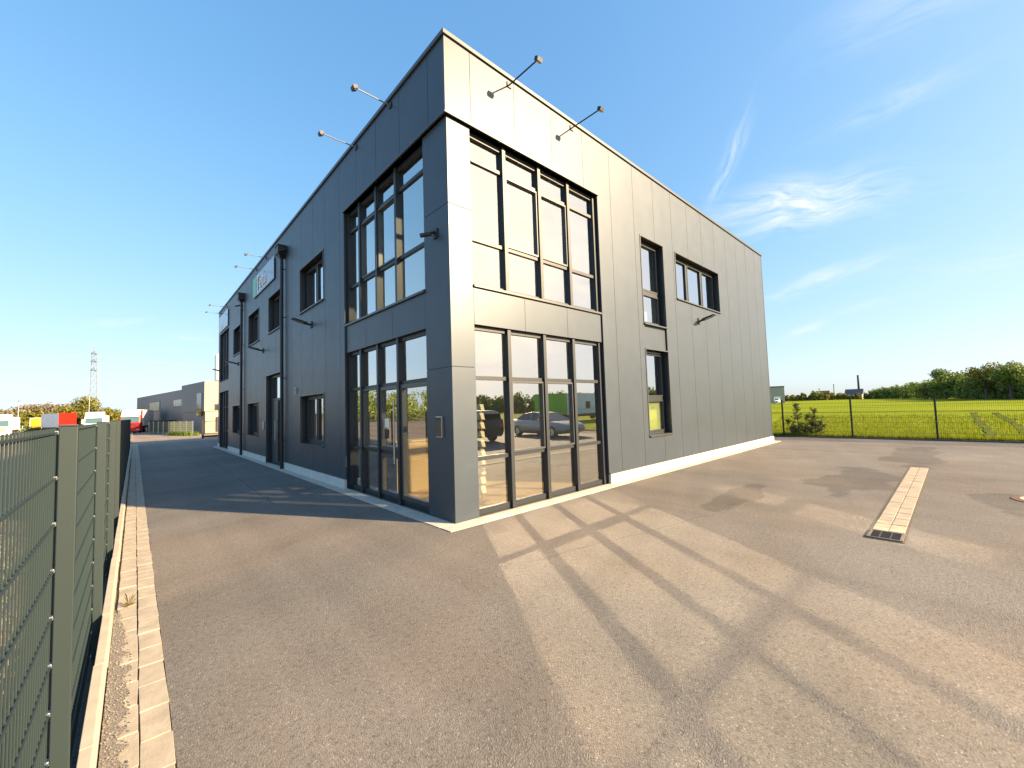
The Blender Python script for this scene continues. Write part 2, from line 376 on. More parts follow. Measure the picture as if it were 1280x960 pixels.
M['leaf_hedge'] = mat_leaf('hedge_leaves', (.08, .13, .015), (.16, .22, .03), .5)
M['leaf_bush'] = mat_leaf('bush_needles', (.022, .035, .012), (.10, .12, .03), 2.0)
M['blade'] = mat_leaf('grass_blades', (.15, .195, .005), (.26, .29, .010), .4, .4)
M['bark'] = mat('bark', (.09, .07, .05), .9, noise=(3, .3))

# ------------------------------------------------------------------ ground
def terrain_h(x, y):
    def sm(a, b, t):
        t = max(0, min(1, (t-a)/(b-a))); return t*t*(3-2*t)
    if x < -3.72: return -.45-.15*sm(8, 60, -x)-.004
    if y > 33.2 and x < 18.4: return -.002-.60*sm(33, 62, y)
    return -.62
xs = [-900, -400, -200, -120, -80, -60, -45, -30, -20, -12, -8, -5.5, -3.76, -3.70, 0, 5, 10, 18.3, 18.5, 30, 60, 120, 250, 500, 900]
ys = [-900, -400, -200, -100, -60, -40, -20, -10, 0, 10, 20, 30, 32.9, 33.3, 36, 40, 44, 48, 52, 56, 60, 70, 90, 110, 130, 150, 200, 300, 500, 900, 1600]
mb = MB(); vi = {}
for j, y in enumerate(ys):
    for i, x in enumerate(xs):
        vi[i, j] = len(mb.v); mb.v.append((x, y, terrain_h(x, y)))
for j in range(len(ys)-1):
    for i in range(len(xs)-1):
        cx = (xs[i]+xs[i+1])/2; cy_ = (ys[j]+ys[j+1])/2
        mb.f.append((vi[i, j], vi[i+1, j], vi[i+1, j+1], vi[i, j+1]))
        mb.m.append(0 if (-60 < cx < 60 and -20 < cy_ < 150) else 1)
struct(mb.build('ground', [M['lot'], M['rough_grass']], fix=False))

# the yard: a slab whose sides drop to the lower lot; its top has a sheet of its own
YX0, YX1, YY0, YY1 = -3.38, 18.35, -17.0, 33.2
struct(MB().box(YX0, YX1, YY0, YY1, -.60, 0).build('asphalt_yard', M['asphalt']))

# field: x beyond the right fence, and the lawn behind the photographer
mb = MB()
fx = [18.35, 19, 22, 30, 49, 60, 120, 260, 700]; fy = [-600, -250, -120, -60, -40, -25, -17, -8, 0, 10, 25, 60, 140, 400, 900]
def fz(x): return -.03-.27*max(0, min(1, (x-19)/30))
idx = {}
for j, y in enumerate(fy):
    for i, x in enumerate(fx):
        idx[i, j] = len(mb.v); mb.v.append((x, y, fz(x)))
for j in range(len(fy)-1):
    for i in range(len(fx)-1): mb.f.append((idx[i, j], idx[i+1, j], idx[i+1, j+1], idx[i, j+1])); mb.m.append(0)
mb.quad((-200, -600, -.03), (18.35, -600, -.03), (18.35, -17, -.03), (-200, -17, -.03))
struct(mb.build('field', M['field'], fix=False))

# kerb (edging stones), gutter of two paver rows
random.seed(3)
mb = MB(); y = -8.0
while y < 33:
    e = y+.995; j = random.uniform(-.003, .003)
    mb.prism([(-3.747+j, -.60), (-3.747+j, .045), (-3.697+j, .045), (-3.679+j, .028), (-3.672+j, -.05), (-3.672+j, -.60)], 'y', y, e-.004)
    y = e
struct(mb.build('kerb', M['kerb'], bevel=.003))
struct(MB().box(-3.68, -3.379, -8, 33, -.5, -.012).build('gutter_bed', M['grout']))
mb = MB()
for k, (a, b) in enumerate(((-3.655, -3.522), (-3.516, -3.383))):
    y = -8.0 - .13*k
    while y < 33:
        e = y + random.choice((.295, .30, .31)) ; t = random.uniform(-.003, .004); s = random.uniform(-.002, .002)
        w = [random.uniform(-.004, .004) for _ in range(4)]
        lo = [(a+w[0], y+.005, -.08), (b+w[1], y+.005, -.08), (b+w[2], e-.005, -.08), (a+w[3], e-.005, -.08)]
        hi = [(p[0], p[1], .004+t+(s if i > 1 else 0)) for i, p in enumerate(lo)]
        mb.hexa(lo, hi); y = e
struct(mb.build('gutter_pavers', M['paver'], bevel=.0025))
# washed-out joint beside the kerb, filled with grit
mb = MB(); pts = []
y = -4.2
while y < .05:
    pts.append((y, -3.672, -3.672+.02+.075*max(0, min(1, (.3-y)/1.2))*(.45+.9*random.random()))); y += .06
for p, q in zip(pts, pts[1:]):
    mb.quad((p[1], p[0], .0085), (p[2], p[0], .0085), (q[2], q[0], .0085), (q[1], q[0], .0085))
struct(mb.build('grit_bed', mat('grit', (.20, .172, .138), .95, noise=(90, .5), bump=(120, .8, .01)), fix=False))
mb = MB()
for i in range(900):
    y = random.uniform(-4.2, .1); w = .02+.075*max(0, min(1, (.3-y)/1.2))
    x = -3.672+random.random()**1.3*w*1.25; s = random.uniform(.0025, .0065)
    c = Vector((x, y, .009+s*.4)); vs = []
    for d in ((1,0,0),(-1,0,0),(0,1,0),(0,-1,0),(0,0,1),(0,0,-1)):
        vs.append(c+Vector(d)*s*random.uniform(.7, 1.3))
    mb.add(vs, [(0,2,4),(2,1,4),(1,3,4),(3,0,4),(2,0,5),(1,2,5),(3,1,5),(0,3,5)])
o = mb.build('grit', M['gravel'], fix=False); tag(o, 'loose grey grit washed into the joint between kerb and gutter pavers', 'grit', kind='stuff')
# soil strip below the fence, kerb shade put into its colour; gravel
struct(MB().box(-4.35, -3.75, -9, 34, -.8, -.43).build('shaded_strip', M['soil']))
mb = MB()
for i in range(9000):
    x = -4.3-random.random()*1.6; y = random.uniform(-5.5, 7) if i < 7000 else random.uniform(7, 25); s = random.uniform(.008, .028)
    c = Vector((x, y, -.452+s*.3)); vs = []
    for d in ((1,0,0),(-1,0,0),(0,1,0),(0,-1,0),(0,0,1),(0,0,-1)): vs.append(c+Vector(d)*s*random.uniform(.7, 1.3))
    mb.add(vs, [(0,2,4),(2,1,4),(1,3,4),(3,0,4),(2,0,5),(1,2,5),(3,1,5),(0,3,5)])
o = mb.build('gravel', M['gravel'], fix=False); tag(o, 'brownish gravel lying along the foot of the near mesh fence', 'gravel', kind='stuff')

# pale concrete edging round the foot of the building
mb = MB()
x = -.24
while x < 15.95:
    e = min(x+1.0, 15.98); mb.box(x+.003, e-.003, -.24, .045, -.1, .012); x = e
y = .05
while y < 24.1:
    e = min(y+1.0, 24.1); mb.box(-.24, .045, y+.003, e-.003, -.1, .012); y = e
struct(mb.build('building_edging', M['apron'], bevel=.004))

# inlaid strip of pavers with its drain grate
mb = MB(); x = 3.56
while x < 10.08:
    e = x+.20
    for (a, b) in ((-4.675, -4.525), (-4.518, -4.368)):
        j = random.uniform(-.002, .003)
        mb.box(x+.004, e-.004, a, b, -.05, .010+j)
    x = e
struct(mb.build('paver_strip', mat('strip_paver', (.34, .285, .215), .88, noise=(5, .14), bump=(60, .4, .005)), bevel=.005))
struct(MB().box(3.10, 10.12, -4.70, -4.343, -.05, .0045).build('paver_strip_bed', M['grout']))
g = thing('drain_grate', 'square dark iron drain grate at the near end of the pale paver strip', 'drain grate', (3.32, -4.52, .006))
mb = MB()
mb.box(-.19, .19, -.165, -.135, 0, .014).box(-.19, .19, .135, .165, 0, .014).box(-.19, -.165, -.135, .135, 0, .014).box(.165, .19, -.135, .135, 0, .014)
mb.build('grate_frame', mat('worn_iron', (.16, .13, .11), .6, .4), g, bevel=.002)
mb = MB()
for i in range(9): mb.box(-.150+i*.037, -.135+i*.037, -.135, .135, .002, .011)
for yy in (-.05, .05): mb.box(-.165, .165, yy-.008, yy+.008, .003, .0125)
mb.build('grate_bars', mat('cast_iron', (.035, .03, .028), .6, .3), g)
MB().box(-.165, .165, -.135, .135, -.001, .0005).build('pit_shade', M['dark'], g)  # flat dark sheet, painting in the shade of a pit under the bars
g = thing('manhole_cover', 'round manhole cover with pinkish concrete filling set in the asphalt', 'manhole cover', (7.02, -6.12, .004))
mb = MB().tube((0, 0, -.05), (0, 0, .006), .40, n=40); mb.build('cover_ring', mat('rusty_iron', (.13, .075, .05), .8, .3, noise=(20, .4)), g)
MB().tube((0, 0, 0), (0, 0, .012), .31, n=40).build('cover_plate', mat('cover_concrete', (.50, .38, .31), .85, noise=(15, .15)), g)

# ------------------------------------------------------------------ office building
BLD = thing('office_building', 'two-storey office building clad in anthracite metal panels with corner glazing', 'building')
H, LA, LB = 7.85, 15.80, 23.88
def F(side, u, d, v): return (u, d, v) if side == 'A' else (d, u, v)
def fb(mb, side, u0_, u1_, d0, d1, v0, v1, mi=0):
    a = F(side, u0_, d0, v0); b = F(side, u1_, d1, v1); mb.box(a[0], b[0], a[1], b[1], a[2], b[2], mi)
EYE = {'A': (CAM.x, -CAM.y), 'B': (CAM.y, -CAM.x)}
def ad(side, u, d):              # a mark measured on the wall plane, moved to depth d along its sight line
    e, dist = EYE[side]; return u+(u-e)*d/dist
def avd(side, v, d): return v+(v-1.75)*d/EYE[side][1]
def cells(u0_, u1_, v0, v1, joints, openings):
    us = sorted(set([u0_, u1_]+[j for j in joints if u0_ < j < u1_]+[q for o in openings for q in o[:2] if u0_ < q < u1_]))
    for a, b in zip(us, us[1:]):
        c = (a+b)/2; blk = sorted([(o[2], o[3]) for o in openings if o[0] < c < o[1]])
        z = v0
        for lo, hi in blk:
            if lo > z+1e-4: yield a, b, z, min(lo, v1)
            z = max(z, hi)
        if z < v1-1e-4: yield a, b, z, v1
CZA, CZB, CZT = 4.06, 4.33, 6.46          # corner glazing zone
OPA = [(0, CZA, 0, CZT), (5.87, 7.05, .92, 6.03), (7.78, 10.92, 4.69, 6.04)]
WB = [(5.76, 7.80), (9.84, 11.70), (13.30, 15.32), (17.12, 18.98)]
OPB = [(0, CZB, 0, CZT)] + [(a, b, 4.70, 6.02) for a, b in WB] + [(5.78, 7.80, .90, 2.26), (13.36, 15.40, .92, 2.25), (17.18, 19.08, .92, 2.24), (9.82, 11.95, 0, 3.16),
       (20.35, 23.45, 3.72, 6.42), (20.35, 23.45, 0, 3.10)]
JA = [.51+1.02*k for k in range(15)]; JB = [.51+1.02*k for k in range(24)]
for side, LEN, ops, js in (('A', LA, OPA, JA), ('B', LB, OPB, JB)):
    face, core = MB(), MB(); g = .005
    for a, b, lo, hi in cells(.0 if side == 'A' else .041, LEN, .24, 7.76, js, ops):
        fb(face, side, a+(g if a in js else 0), b-(g if b in js else 0), 0, .035, lo, hi)
    for a, b, lo, hi in cells(.045 if side == 'A' else .30, LEN-.02, 0, 7.72, [], ops):
        fb(core, side, a, b, .036, .30, lo, hi)
    face.build('wall_cladding', M['clad'], BLD); core.build('wall_core', M['frame'], BLD)
# drip edge and plinth below the cladding
plinth_m = mat('pale_plinth', (.62, .59, .54), .8, noise=(4, .08))
for side, a, b in (('A', CZA+.03, LA+.01), ('B', CZB+.02, 9.80), ('B', 11.97, 20.3), ('B', 23.5, LB)):
    mb = MB(); fb(mb, side, a, b, -.012, .036, .215, .240); mb.build('drip_edge', M['trim'], BLD)
    mb = MB(); fb(mb, side, a, b, -.03, .034, 0, .214); mb.build('plinth', plinth_m, BLD, bevel=.004)
# coping, its shadow gap, corner trims
mb = MB(); t = .035
mb.box(-t, LA+t, -t, .34, 7.775, H); mb.box(-t, .34, .341, LB+t, 7.775, H); mb.box(LA-.34, LA+t, .341, LB+t, 7.775, H); mb.box(.341, LA-.341, LB-.34, LB+t, 7.775, H)
mb.build('roof_coping', M['trim'], BLD, bevel=.006)
mb = MB(); mb.box(.02, LA-.02, .012, .05, 7.74, 7.775); mb.box(.012, .05, .06, LB-.02, 7.74, 7.775); mb.build('shadow_gap', M['dark'], BLD)
for q in ((-.004, .045, -.004, .045, CZT+.03, 7.74), (LA-.05, LA+.006, -.006, .05, .245, 7.76), (-.006, .05, LB-.05, LB+.006, .245, 7.76)): MB().box(*q).build('corner_trim', M['trim'], BLD)
MB().box(.3, LA-.3, .3, LB-.3, 7.30, 7.50).build('roof', M['dark'], BLD)
mb = MB(); mb.box(LA-.30, LA, .301, LB-.301, 0, 7.77); mb.box(.301, LA, LB-.30, LB, 0, 7.77); mb.build('rear_wall', M['clad'], BLD)
# ledge flashing above the corner glazing
mb = MB(); mb.box(-.03, CZA+.02, -.03, .12, CZT, CZT+.028); mb.box(-.03, .12, .121, CZB+.02, CZT, CZT+.028); mb.build('ledge_flashing', M['trim'], BLD)
RZ = .035                                  # set-back of the corner zone
# corner column in three lifts
cu, cv = ad('A', .47, RZ), ad('B', .72, RZ)
mb = MB()
for lo, hi in ((.013, 2.405), (2.413, 5.02), (5.028, CZT-.002)): mb.box(RZ, cu, RZ, cv, lo, hi)
mb.box(RZ+.012, cu-.012, RZ+.012, cv-.012, .02, CZT-.01)
mb.build('corner_column', M['clad'], BLD, bevel=.004)
# spandrels between the storeys
for side, a, b, js in (('A', cu, CZA, (1.64, 2.84)), ('B', cv, CZB, (1.93, 3.13))):
    mb = MB(); e = [a+.002]+[ad(side, j, RZ) for j in js]+[b-.012]
    for p, q in zip(e, e[1:]): fb(mb, side, p+.004, q-.004, RZ+.003, RZ+.05, 3.125, 3.735)
    fb(mb, side, a+.006, b-.02, RZ+.03, .30, 3.13, 3.73)
    mb.build('spandrel', M['clad'], BLD)

def pane(mb, side, u0_, u1_, d, v0, v1, tilt=.0018):
    """one insulating-glass pane: a sheet bulged very slightly outwards, as sealed units are"""
    r = [random.uniform(-tilt, tilt) for _ in range(3)]
    nu, nv = 5, 9; h = v1-v0; w = u1_-u0_
    bv = .0008*min(1.6, h/1.2)**2*random.uniform(.8, 1.25); bh = .0002*min(1.5, w/.8)**2*random.uniform(.5, 1.5)
    o = len(mb.v)
    for j in range(nv):
        t = j/(nv-1)
        for i in range(nu):
            q = i/(nu-1)
            dd = d+r[0]*(1-q)+r[1]*q+r[2]*t-bv*(1-(2*t-1)**2)-bh*(1-(2*q-1)**2)
            mb.v.append(F(side, u0_+w*q, dd, v0+h*t))
    for j in range(nv-1):
        for i in range(nu-1):
            a = o+j*nu+i; mb.f.append((a, a+1, a+nu+1, a+nu)); mb.m.append(0)
def glazed_front(side, u0_, u1_, v0, v1, mull, trans_by_bay, sash=(), head=.07, foot=.06, doors=(), sill=True, leftjamb=.04, rightjamb=.09, dd=0.0, mw=.075):
    """a storey-high glazed front: mullion caps, transoms, sashes, panes"""
    fr = MB(); d0 = RZ+.03+dd; d1 = .20+dd; df = .115+dd; dg = .15+dd
    ed = [u0_+leftjamb]+list(mull)+[u1_-rightjamb]
    fb(fr, side, u0_, u0_+leftjamb, df, d1, v0, v1); fb(fr, side, u1_-rightjamb, u1_-.004, d0+.01, d1, v0, v1)
    for k, mu in enumerate(mull): fb(fr, side, mu-mw/2, mu+mw/2, d0, d1, v0, v1)
    gl = MB(); sh = MB(); dr = MB()
    for i in range(len(ed)-1):
        a = ed[i]+(mw/2 if i > 0 else 0); b = ed[i+1]-(mw/2 if i < len(ed)-2 else 0)
        fb(fr, side, a, b, df, d1, v1-head, v1); fb(fr, side, a, b, df, d1, v0, v0+foot)
        lv = [v0+foot]+list(trans_by_bay[i])+[v1-head]
        for tv in trans_by_bay[i]: fb(fr, side, a, b, df, d1, tv-.032, tv+.032)
        for j in range(len(lv)-1):
            lo = lv[j]+(.032 if j > 0 else 0); hi = lv[j+1]-(.032 if j < len(lv)-2 else 0)
            w = 0
            if (i, j) in sash or (i, j) in doors:
                w = .036 if (i, j) in sash else .075; T = sh if (i, j) in sash else dr
                for q in ((a+.004, a+w, lo+.004, hi-.004), (b-w, b-.004, lo+.004, hi-.004), (a+w, b-w, lo+.004, lo+w), (a+w, b-w, hi-w, hi-.004)):
                    fb(T, side, q[0], q[1], df-.02, d1-.02, q[2], q[3])
            pane(gl, side, a+w, b-w, dg, lo+w, hi-w)
    fo = fr.build('glazed_front', M['frame'], BLD)
    gl.build('pane', M['glass'], fo, fix=False, smooth=True)
    if sh.v: sh.build('sash', M['trim'], fo)
    if dr.v: dr.build('door_leaf', M['trim'], fo)
    if sill:
        s = MB(); fb(s, side, u0_+.0, u1_+.01, -.035+RZ, df, v0-.045, v0-.005); s.build('sill', M['trim'], fo)
    return fo
d = .065
mA = [ad('A', u, d)-.02 for u in (1.25, 2.16, 3.03)]
mB_ = [ad('B', u, d)-.02 for u in (1.77, 2.63, 3.47)]
glazed_front('A', cu, CZA, 3.79, CZT-.004, mA, [(4.60, 5.98)]*4, sash=((1, 1), (2, 1)), head=.09)
lowA = glazed_front('A', cu, CZA, .013, 3.12, mA, [(.92, 2.25)]*4, sash=((1, 1), (2, 1)), foot=.10, sill=False)
glazed_front('B', cv, CZB, 3.79, CZT-.004, mB_, [(4.66, 5.98)]*4, sash=((1, 1), (2, 1)), head=.09)
lowB = glazed_front('B', cv, CZB, .013, 3.12, mB_, [(2.27,), (.95, 2.27), (.95, 2.27), (.95, 2.27)], sash=((2, 1),), doors=((0, 0), (1, 1), (1, 0)), foot=.10, sill=False)
mb = MB(); hu = mB_[0]+.14      # long pull handle and notice on the door
mb.tube((.045, hu, .75), (.045, hu, 1.95), .016); mb.tube((.045, hu, .85), (.13, hu, .85), .011); mb.tube((.045, hu, 1.85), (.13, hu, 1.85), .011)
mb.build('door_handle', M['steel'], lowB)
mb = MB(); fb(mb, 'B', 2.46, 2.60, .138, .142, 1.42, 1.60); fb(mb, 'B', 2.47, 2.59, .130, .137, 1.20, 1.38, 1)
mb.build('door_notice', [M['white_paint'], M['black']], lowB)

def window(side, u0_, u1_, v0, v1, mull=(), trans=(), deep=.17, open_sash=True, pale_low=False):
    fr = MB(); gl = MB(); d0 = deep; d1 = deep+.08; w = .06
    fb(fr, side, u0_, u0_+w, d0, d1, v0, v1); fb(fr, side, u1_-w, u1_, d0, d1, v0, v1)
    fb(fr, side, u0_+w, u1_-w, d0, d1, v1-w, v1); fb(fr, side, u0_+w, u1_-w, d0, d1, v0, v0+w)
    ue = [u0_+w]+list(mull)+[u1_-w]; ve = [v0+w]+list(trans)+[v1-w]; sh = MB()
    for mu in mull: fb(fr, side, mu-.04, mu+.04, d0-.004, d1, v0+w, v1-w)
    for i in range(len(ue)-1):
        a = ue[i]+(.04 if i else 0); b = ue[i+1]-(.04 if i < len(ue)-2 else 0)
        for tv in trans: fb(fr, side, a, b, d0-.003, d1, tv-.04, tv+.04)
        for j in range(len(ve)-1):
            lo = ve[j]+(.04 if j else 0); hi = ve[j+1]-(.04 if j < len(ve)-2 else 0); s = .045
            for q in ((a+.003, a+s, lo+.003, hi-.003), (b-s, b-.003, lo+.003, hi-.003), (a+s, b-s, lo+.003, lo+s), (a+s, b-s, hi-s, hi-.003)):
                fb(sh, side, q[0], q[1], d0-.012, d1-.01, q[2], q[3])
            pane(gl, side, a+s, b-s, d0+.03, lo+s, hi-s)
    fo = fr.build('window', M['frame'], BLD); sh.build('sash', M['frame'], fo); gl.build('pane', M['glass'], fo, fix=False, smooth=True)
    s = MB(); fb(s, side, u0_-.03, u1_+.03, -.045, d0, v0-.035, v0-.003); s.build('sill', M['trim'], fo)
    t = MB(); fb(t, side, u0_-.035, u0_-.002, -.012, .036, v0, v1+.03); fb(t, side, u1_+.002, u1_+.035, -.012, .036, v0, v1+.03); fb(t, side, u0_-.002, u1_+.002, -.014, .036, v1+.002, v1+.032)
    t.build('window_surround', M['trim'], fo)
    return fo
window('A', 5.88, 7.04, 3.77, 6.02, trans=(4.66,))
low = window('A', 5.88, 7.04, .93, 3.10, trans=(1.86,))
mb = MB(); fb(mb, 'A', 5.95, 6.98, .24, .245, 1.0, 1.82); mb.build('pale_panel', mat('pale_yellow_green', (.55, .60, .30), .8), low)  # pale yellow-green sheet behind the lower pane
mb = MB(); fb(mb, 'A', 5.882, 7.038, .045, .30, 3.137, 3.733); mb.build('spandrel', M['clad'], BLD)
window('A', 7.79, 10.91, 4.70, 6.03, mull=(8.84, 9.90))
for a, b in WB: window('B', a, b, 4.71, 6.01, mull=((a+b)/2,))
for o in OPB[5:8]: window('B', o[0]+.01, o[1]-.01, o[2]+.01, o[3]-.01, mull=((o[0]+o[1])/2,))
# entrance door on the long side
dr = MB(); fb(dr, 'B', 9.83, 9.92, .12, .22, .0, 3.15); fb(dr, 'B', 11.85, 11.94, .12, .22, 0, 3.15); fb(dr, 'B', 9.92, 11.85, .12, .22, 3.07, 3.15); fb(dr, 'B', 9.92, 11.85, .12, .22, 2.24, 2.33); fb(dr, 'B', 10.85, 10.93, .11, .22, .02, 2.24); fb(dr, 'B', 9.92, 11.85, .12, .22, .02, .12)
do = dr.build('entrance_door', M['frame'], BLD)
mb = MB(); pane(mb, 'B', 9.92, 11.85, .16, 2.33, 3.07); pane(mb, 'B', 9.92, 10.85, .16, .12, 2.24); mb.build('pane', M['glass'], do, fix=False, smooth=True)
mb = MB(); fb(mb, 'B', 10.93, 11.85, .14, .18, .12, 2.24); mb.build('door_leaf', M['trim'], do)
mb = MB(); mb.tube((.06, 11.02, .85), (.06, 11.02, 1.55), .016); mb.tube((.06, 11.02, .9), (.14, 11.02, .9), .01); mb.tube((.06, 11.02, 1.5), (.14, 11.02, 1.5), .01); mb.build('door_handle', M['steel'], do)
t = MB(); fb(t, 'B', 9.79, 9.818, -.03, .05, 0, 3.2); fb(t, 'B', 11.952, 11.98, -.03, .05, 0, 3.2); fb(t, 'B', 9.818, 11.952, -.03, .05, 3.165, 3.2); t.build('door_surround', M['trim'], do)
# far corner glazing
far_m = [21.15, 21.95, 22.75]
for v0, v1, tr in ((3.73, 6.41, [(4.6,)]*4), (.015, 3.09, [(.95, 2.25)]*4)):
    fo = glazed_front('B', 20.36, 23.44, v0, v1, far_m, tr, sill=v0 > 1, dd=.03, mw=.09)
# rainwater pipes with their hopper heads
for yy in (9.52, 16.42):
    p = MB().tube((-.085, yy, .02), (-.085, yy, 7.0), .05, n=14); po = p.build('downpipe', M['pipe'], BLD, smooth=False)
    h = MB(); h.box(-.24, -.004, yy-.19, yy+.19, 6.98, 7.24); h.box(-.255, -.004, yy-.205, yy+.205, 7.242, 7.265); h.hexa([(-.14, yy-.06, 6.86), (-.03, yy-.06, 6.86), (-.03, yy+.06, 6.86), (-.14, yy+.06, 6.86)], [(-.22, yy-.16, 6.978), (-.01, yy-.16, 6.978), (-.01, yy+.16, 6.978), (-.22, yy+.16, 6.978)])
    h.build('hopper_head', M['pipe'], po)
    for z in (.9, 2.9, 4.9, 6.5):
        k = MB(); k.tube((-.085, yy, z), (-.085, yy, z+.03), .058, n=14); k.box(-.05, 0, yy-.012, yy+.012, z+.002, z+.028); k.build('pipe_bracket', M['pipe'], po)
# inside
wood = mat('warm_floor', (.70, .46, .20), .35, noise=(3, .12))
MB().box(.302, LA-.302, .302, LB-.302, -.1, .03).build('inner_floor', wood, BLD)
mb = MB(); mb.box(.302, LA-.302, .302, LB-.302, 3.16, 3.72); mb.build('floor_slab', M['white_wall'], BLD)
mb = MB()
for z0, z1 in ((.031, 3.159), (3.721, 7.299)):
    mb.box(.5, 8.5, 7.0, 7.12, z0, z1); mb.box(5.4, 5.52, .35, 6.99, z0, z1); mb.box(8.6, 8.7, 2.2, 23.5, z0, z1); mb.box(3.6, 3.72, 7.13, 23.5, z0, z1); mb.box(5.53, 15.4, 2.0, 2.1, z0, z1)
mb.build('inner_wall', M['white_wall'], BLD)

# ---- things fixed to the building
def spot(side, u, z, length, label):
    g = thing('arm_spotlight', label, 'spotlight', F(side, u, 0, z), group='arm spotlights along the roof edge')
    n = -1
    def V(a, b, c): return (a, n*b, c) if side == 'A' else (n*b, a, c)
    MB().tube(V(0, -.0, 0), V(0, length-.03, .0), .013, n=8).build('arm', M['steel'] if side == 'B' else M['frame'], g)
    MB().box(*sorted((V(-.05, 0, 0)[0], V(.05, .02, 0)[0])), *sorted((V(-.05, 0, 0)[1], V(.05, .02, 0)[1])), -.05, .05).build('bracket', M['frame'], g)
    h = MB(); a = V(-.045, length-.05, 0); b = V(.045, length+.05, 0)
    lo = [V(-.06, length-.045, -.02), V(.06, length-.045, -.02), V(.06, length+.03, -.06), V(-.06, length+.03, -.06)]
    hi = [V(-.06, length-.02, .04), V(.06, length-.02, .04), V(.06, length+.055, .0), V(-.06, length+.055, .0)]
    h.hexa(lo, hi); ho = h.build('lamp_head', M['black'], g)
    q = [Vector(p)+Vector((0, 0, -.003)) for p in lo]
    c = sum(q, Vector())/4; q2 = [c+(p-c)*.6 for p in q]
    MB().hexa(q2, [p+Vector((0, 0, -.008)) for p in q2][:]).build('lamp_glass', M['lampglass'], ho)
    return g
spot('A', 1.415, 7.665, .75, 'dark arm spotlight on the sunlit facade, nearest the building corner')
spot('A', 3.22, 7.665, .75, 'dark arm spotlight on the sunlit facade, further from the building corner')
spot('B', 1.86, 7.665, .70, 'pale arm spotlight on the shaded facade, nearest the corner')
spot('B', 3.53, 7.665, .75, 'pale arm spotlight on the shaded facade, second from the corner')
spot('B', 12.08, 7.66, .65, 'thin arm spotlight over the nearer end of the lettered roof sign')
spot('B', 13.74, 7.66, .70, 'thin arm spotlight over the green end of the lettered roof sign')
spot('B', 21.0, 7.60, .75, 'tiny arm spotlight over the far corner sign, on the nearer side')
spot('B', 22.9, 7.60, .70, 'tiny arm spotlight over the far corner sign, at the very end')

def flood(side, u, z, label, slant=1):
    g = thing('wall_floodlight', label, 'floodlight', F(side, u, 0, z), group='slim floodlights on the facades')
    def V(a, b, c): return (a, -b, c) if side == 'A' else (-b, a, c)
    def bx(mb, u0_, u1_, b0, b1, z0, z1):
        p = V(u0_, b0, z0); q = V(u1_, b1, z1); mb.box(p[0], q[0], p[1], q[1], z0, z1)
    w = MB(); bx(w, -.07, .07, 0, .03, -.09, .09); w.build('wall_plate', M['frame'], g)
    a = MB(); a.tube(V(0, .03, 0), V(0, .16, .02), .03, n=10); a.build('knuckle', M['black'], g)
    h = MB()
    lo = [V(-.10, .13, 0), V(.10, .13, 0), V(.09, .50, .10), V(-.09, .50, .10)]
    hi = [V(-.10, .13, .05), V(.10, .13, .05), V(.09, .50, .135), V(-.09, .50, .135)]
    h.hexa(lo, hi); ho = h.build('lamp_head', M['black'], g, bevel=.008)
    q = [V(-.08, .22, .018), V(.08, .22, .018), V(.07, .46, .083), V(-.07, .46, .083)]
    MB().hexa(q, [(p[0], p[1], p[2]-.012+.005) for p in q]).build('lamp_glass', M['lampglass'], ho)
    return g
flood('A', 9.15, 4.20, 'slim black floodlight under the three-pane window on the sunlit facade')
flood('B', 6.75, 4.20, 'slim floodlight on the shaded facade below the nearest upper window')
flood('B', 12.6, 4.20, 'slim floodlight on the shaded facade above and beyond the entrance door')
flood('B', 17.7, 4.20, 'slim floodlight on the shaded facade beyond the farther downpipe')
flood('B', 22.0, 4.20, 'slim floodlight at the far glazed end of the shaded facade')

def seccam(u, z, label):
    g = thing('security_camera', label, 'camera', (RZ if u < 4 else 0, u, z), group='bullet cameras on the shaded facade')
    MB().box(-.025, 0, -.06, .06, -.08, .08).build('mount_plate', M['black'], g, bevel=.005)
    MB().tube((-.02, 0, .02), (-.10, 0, -.01), .022).build('bracket', M['black'], g)
    b = MB().tube((-.07, .03, -.005), (-.22, .13, -.045), .035, n=14); bo = b.build('camera_body', M['black'], g)
    MB().tube((-.2205, .1302, -.0451), (-.224, .1325, -.046), .024, n=14).build('lens', M['darkglass'], bo)
seccam(.40, 4.63, 'small black bullet camera on the corner column')
seccam(9.18, 7.08, 'small black bullet camera beside the nearer hopper head')
seccam(16.95, 6.85, 'small bullet camera beside the farther hopper head')
g = thing('entry_reader', 'small steel and dark glass entry panel on the corner column', 'entry panel', (RZ, .38, 1.47))
MB().box(-.045, 0, -.085, .085, -.17, .17).build('housing', M['steel'], g, bevel=.006)
MB().box(-.05, -.0455, -.075, .075, -.15, .15).build('glass_face', M['darkglass'], g)
g = thing('house_number_plate', 'small pale metal plate on the wall beside the entrance door', 'plate', (0, 12.45, 1.35))
MB().box(-.03, 0, -.09, .09, -.15, .15).build('plate', M['steel'], g, bevel=.004)
g = thing('wall_vent', 'small square grey vent above the lower window', 'vent', (0, 8.25, 2.45))
mb = MB().box(-.03, 0, -.11, .11, -.09, .09); mb.build('vent_frame', M['steel'], g)
mb = MB()
for i in range(5): mb.box(-.036, -.0305, -.095, .095, -.075+i*.032, -.055+i*.032)
mb.build('vent_slats', M['frame'], g)

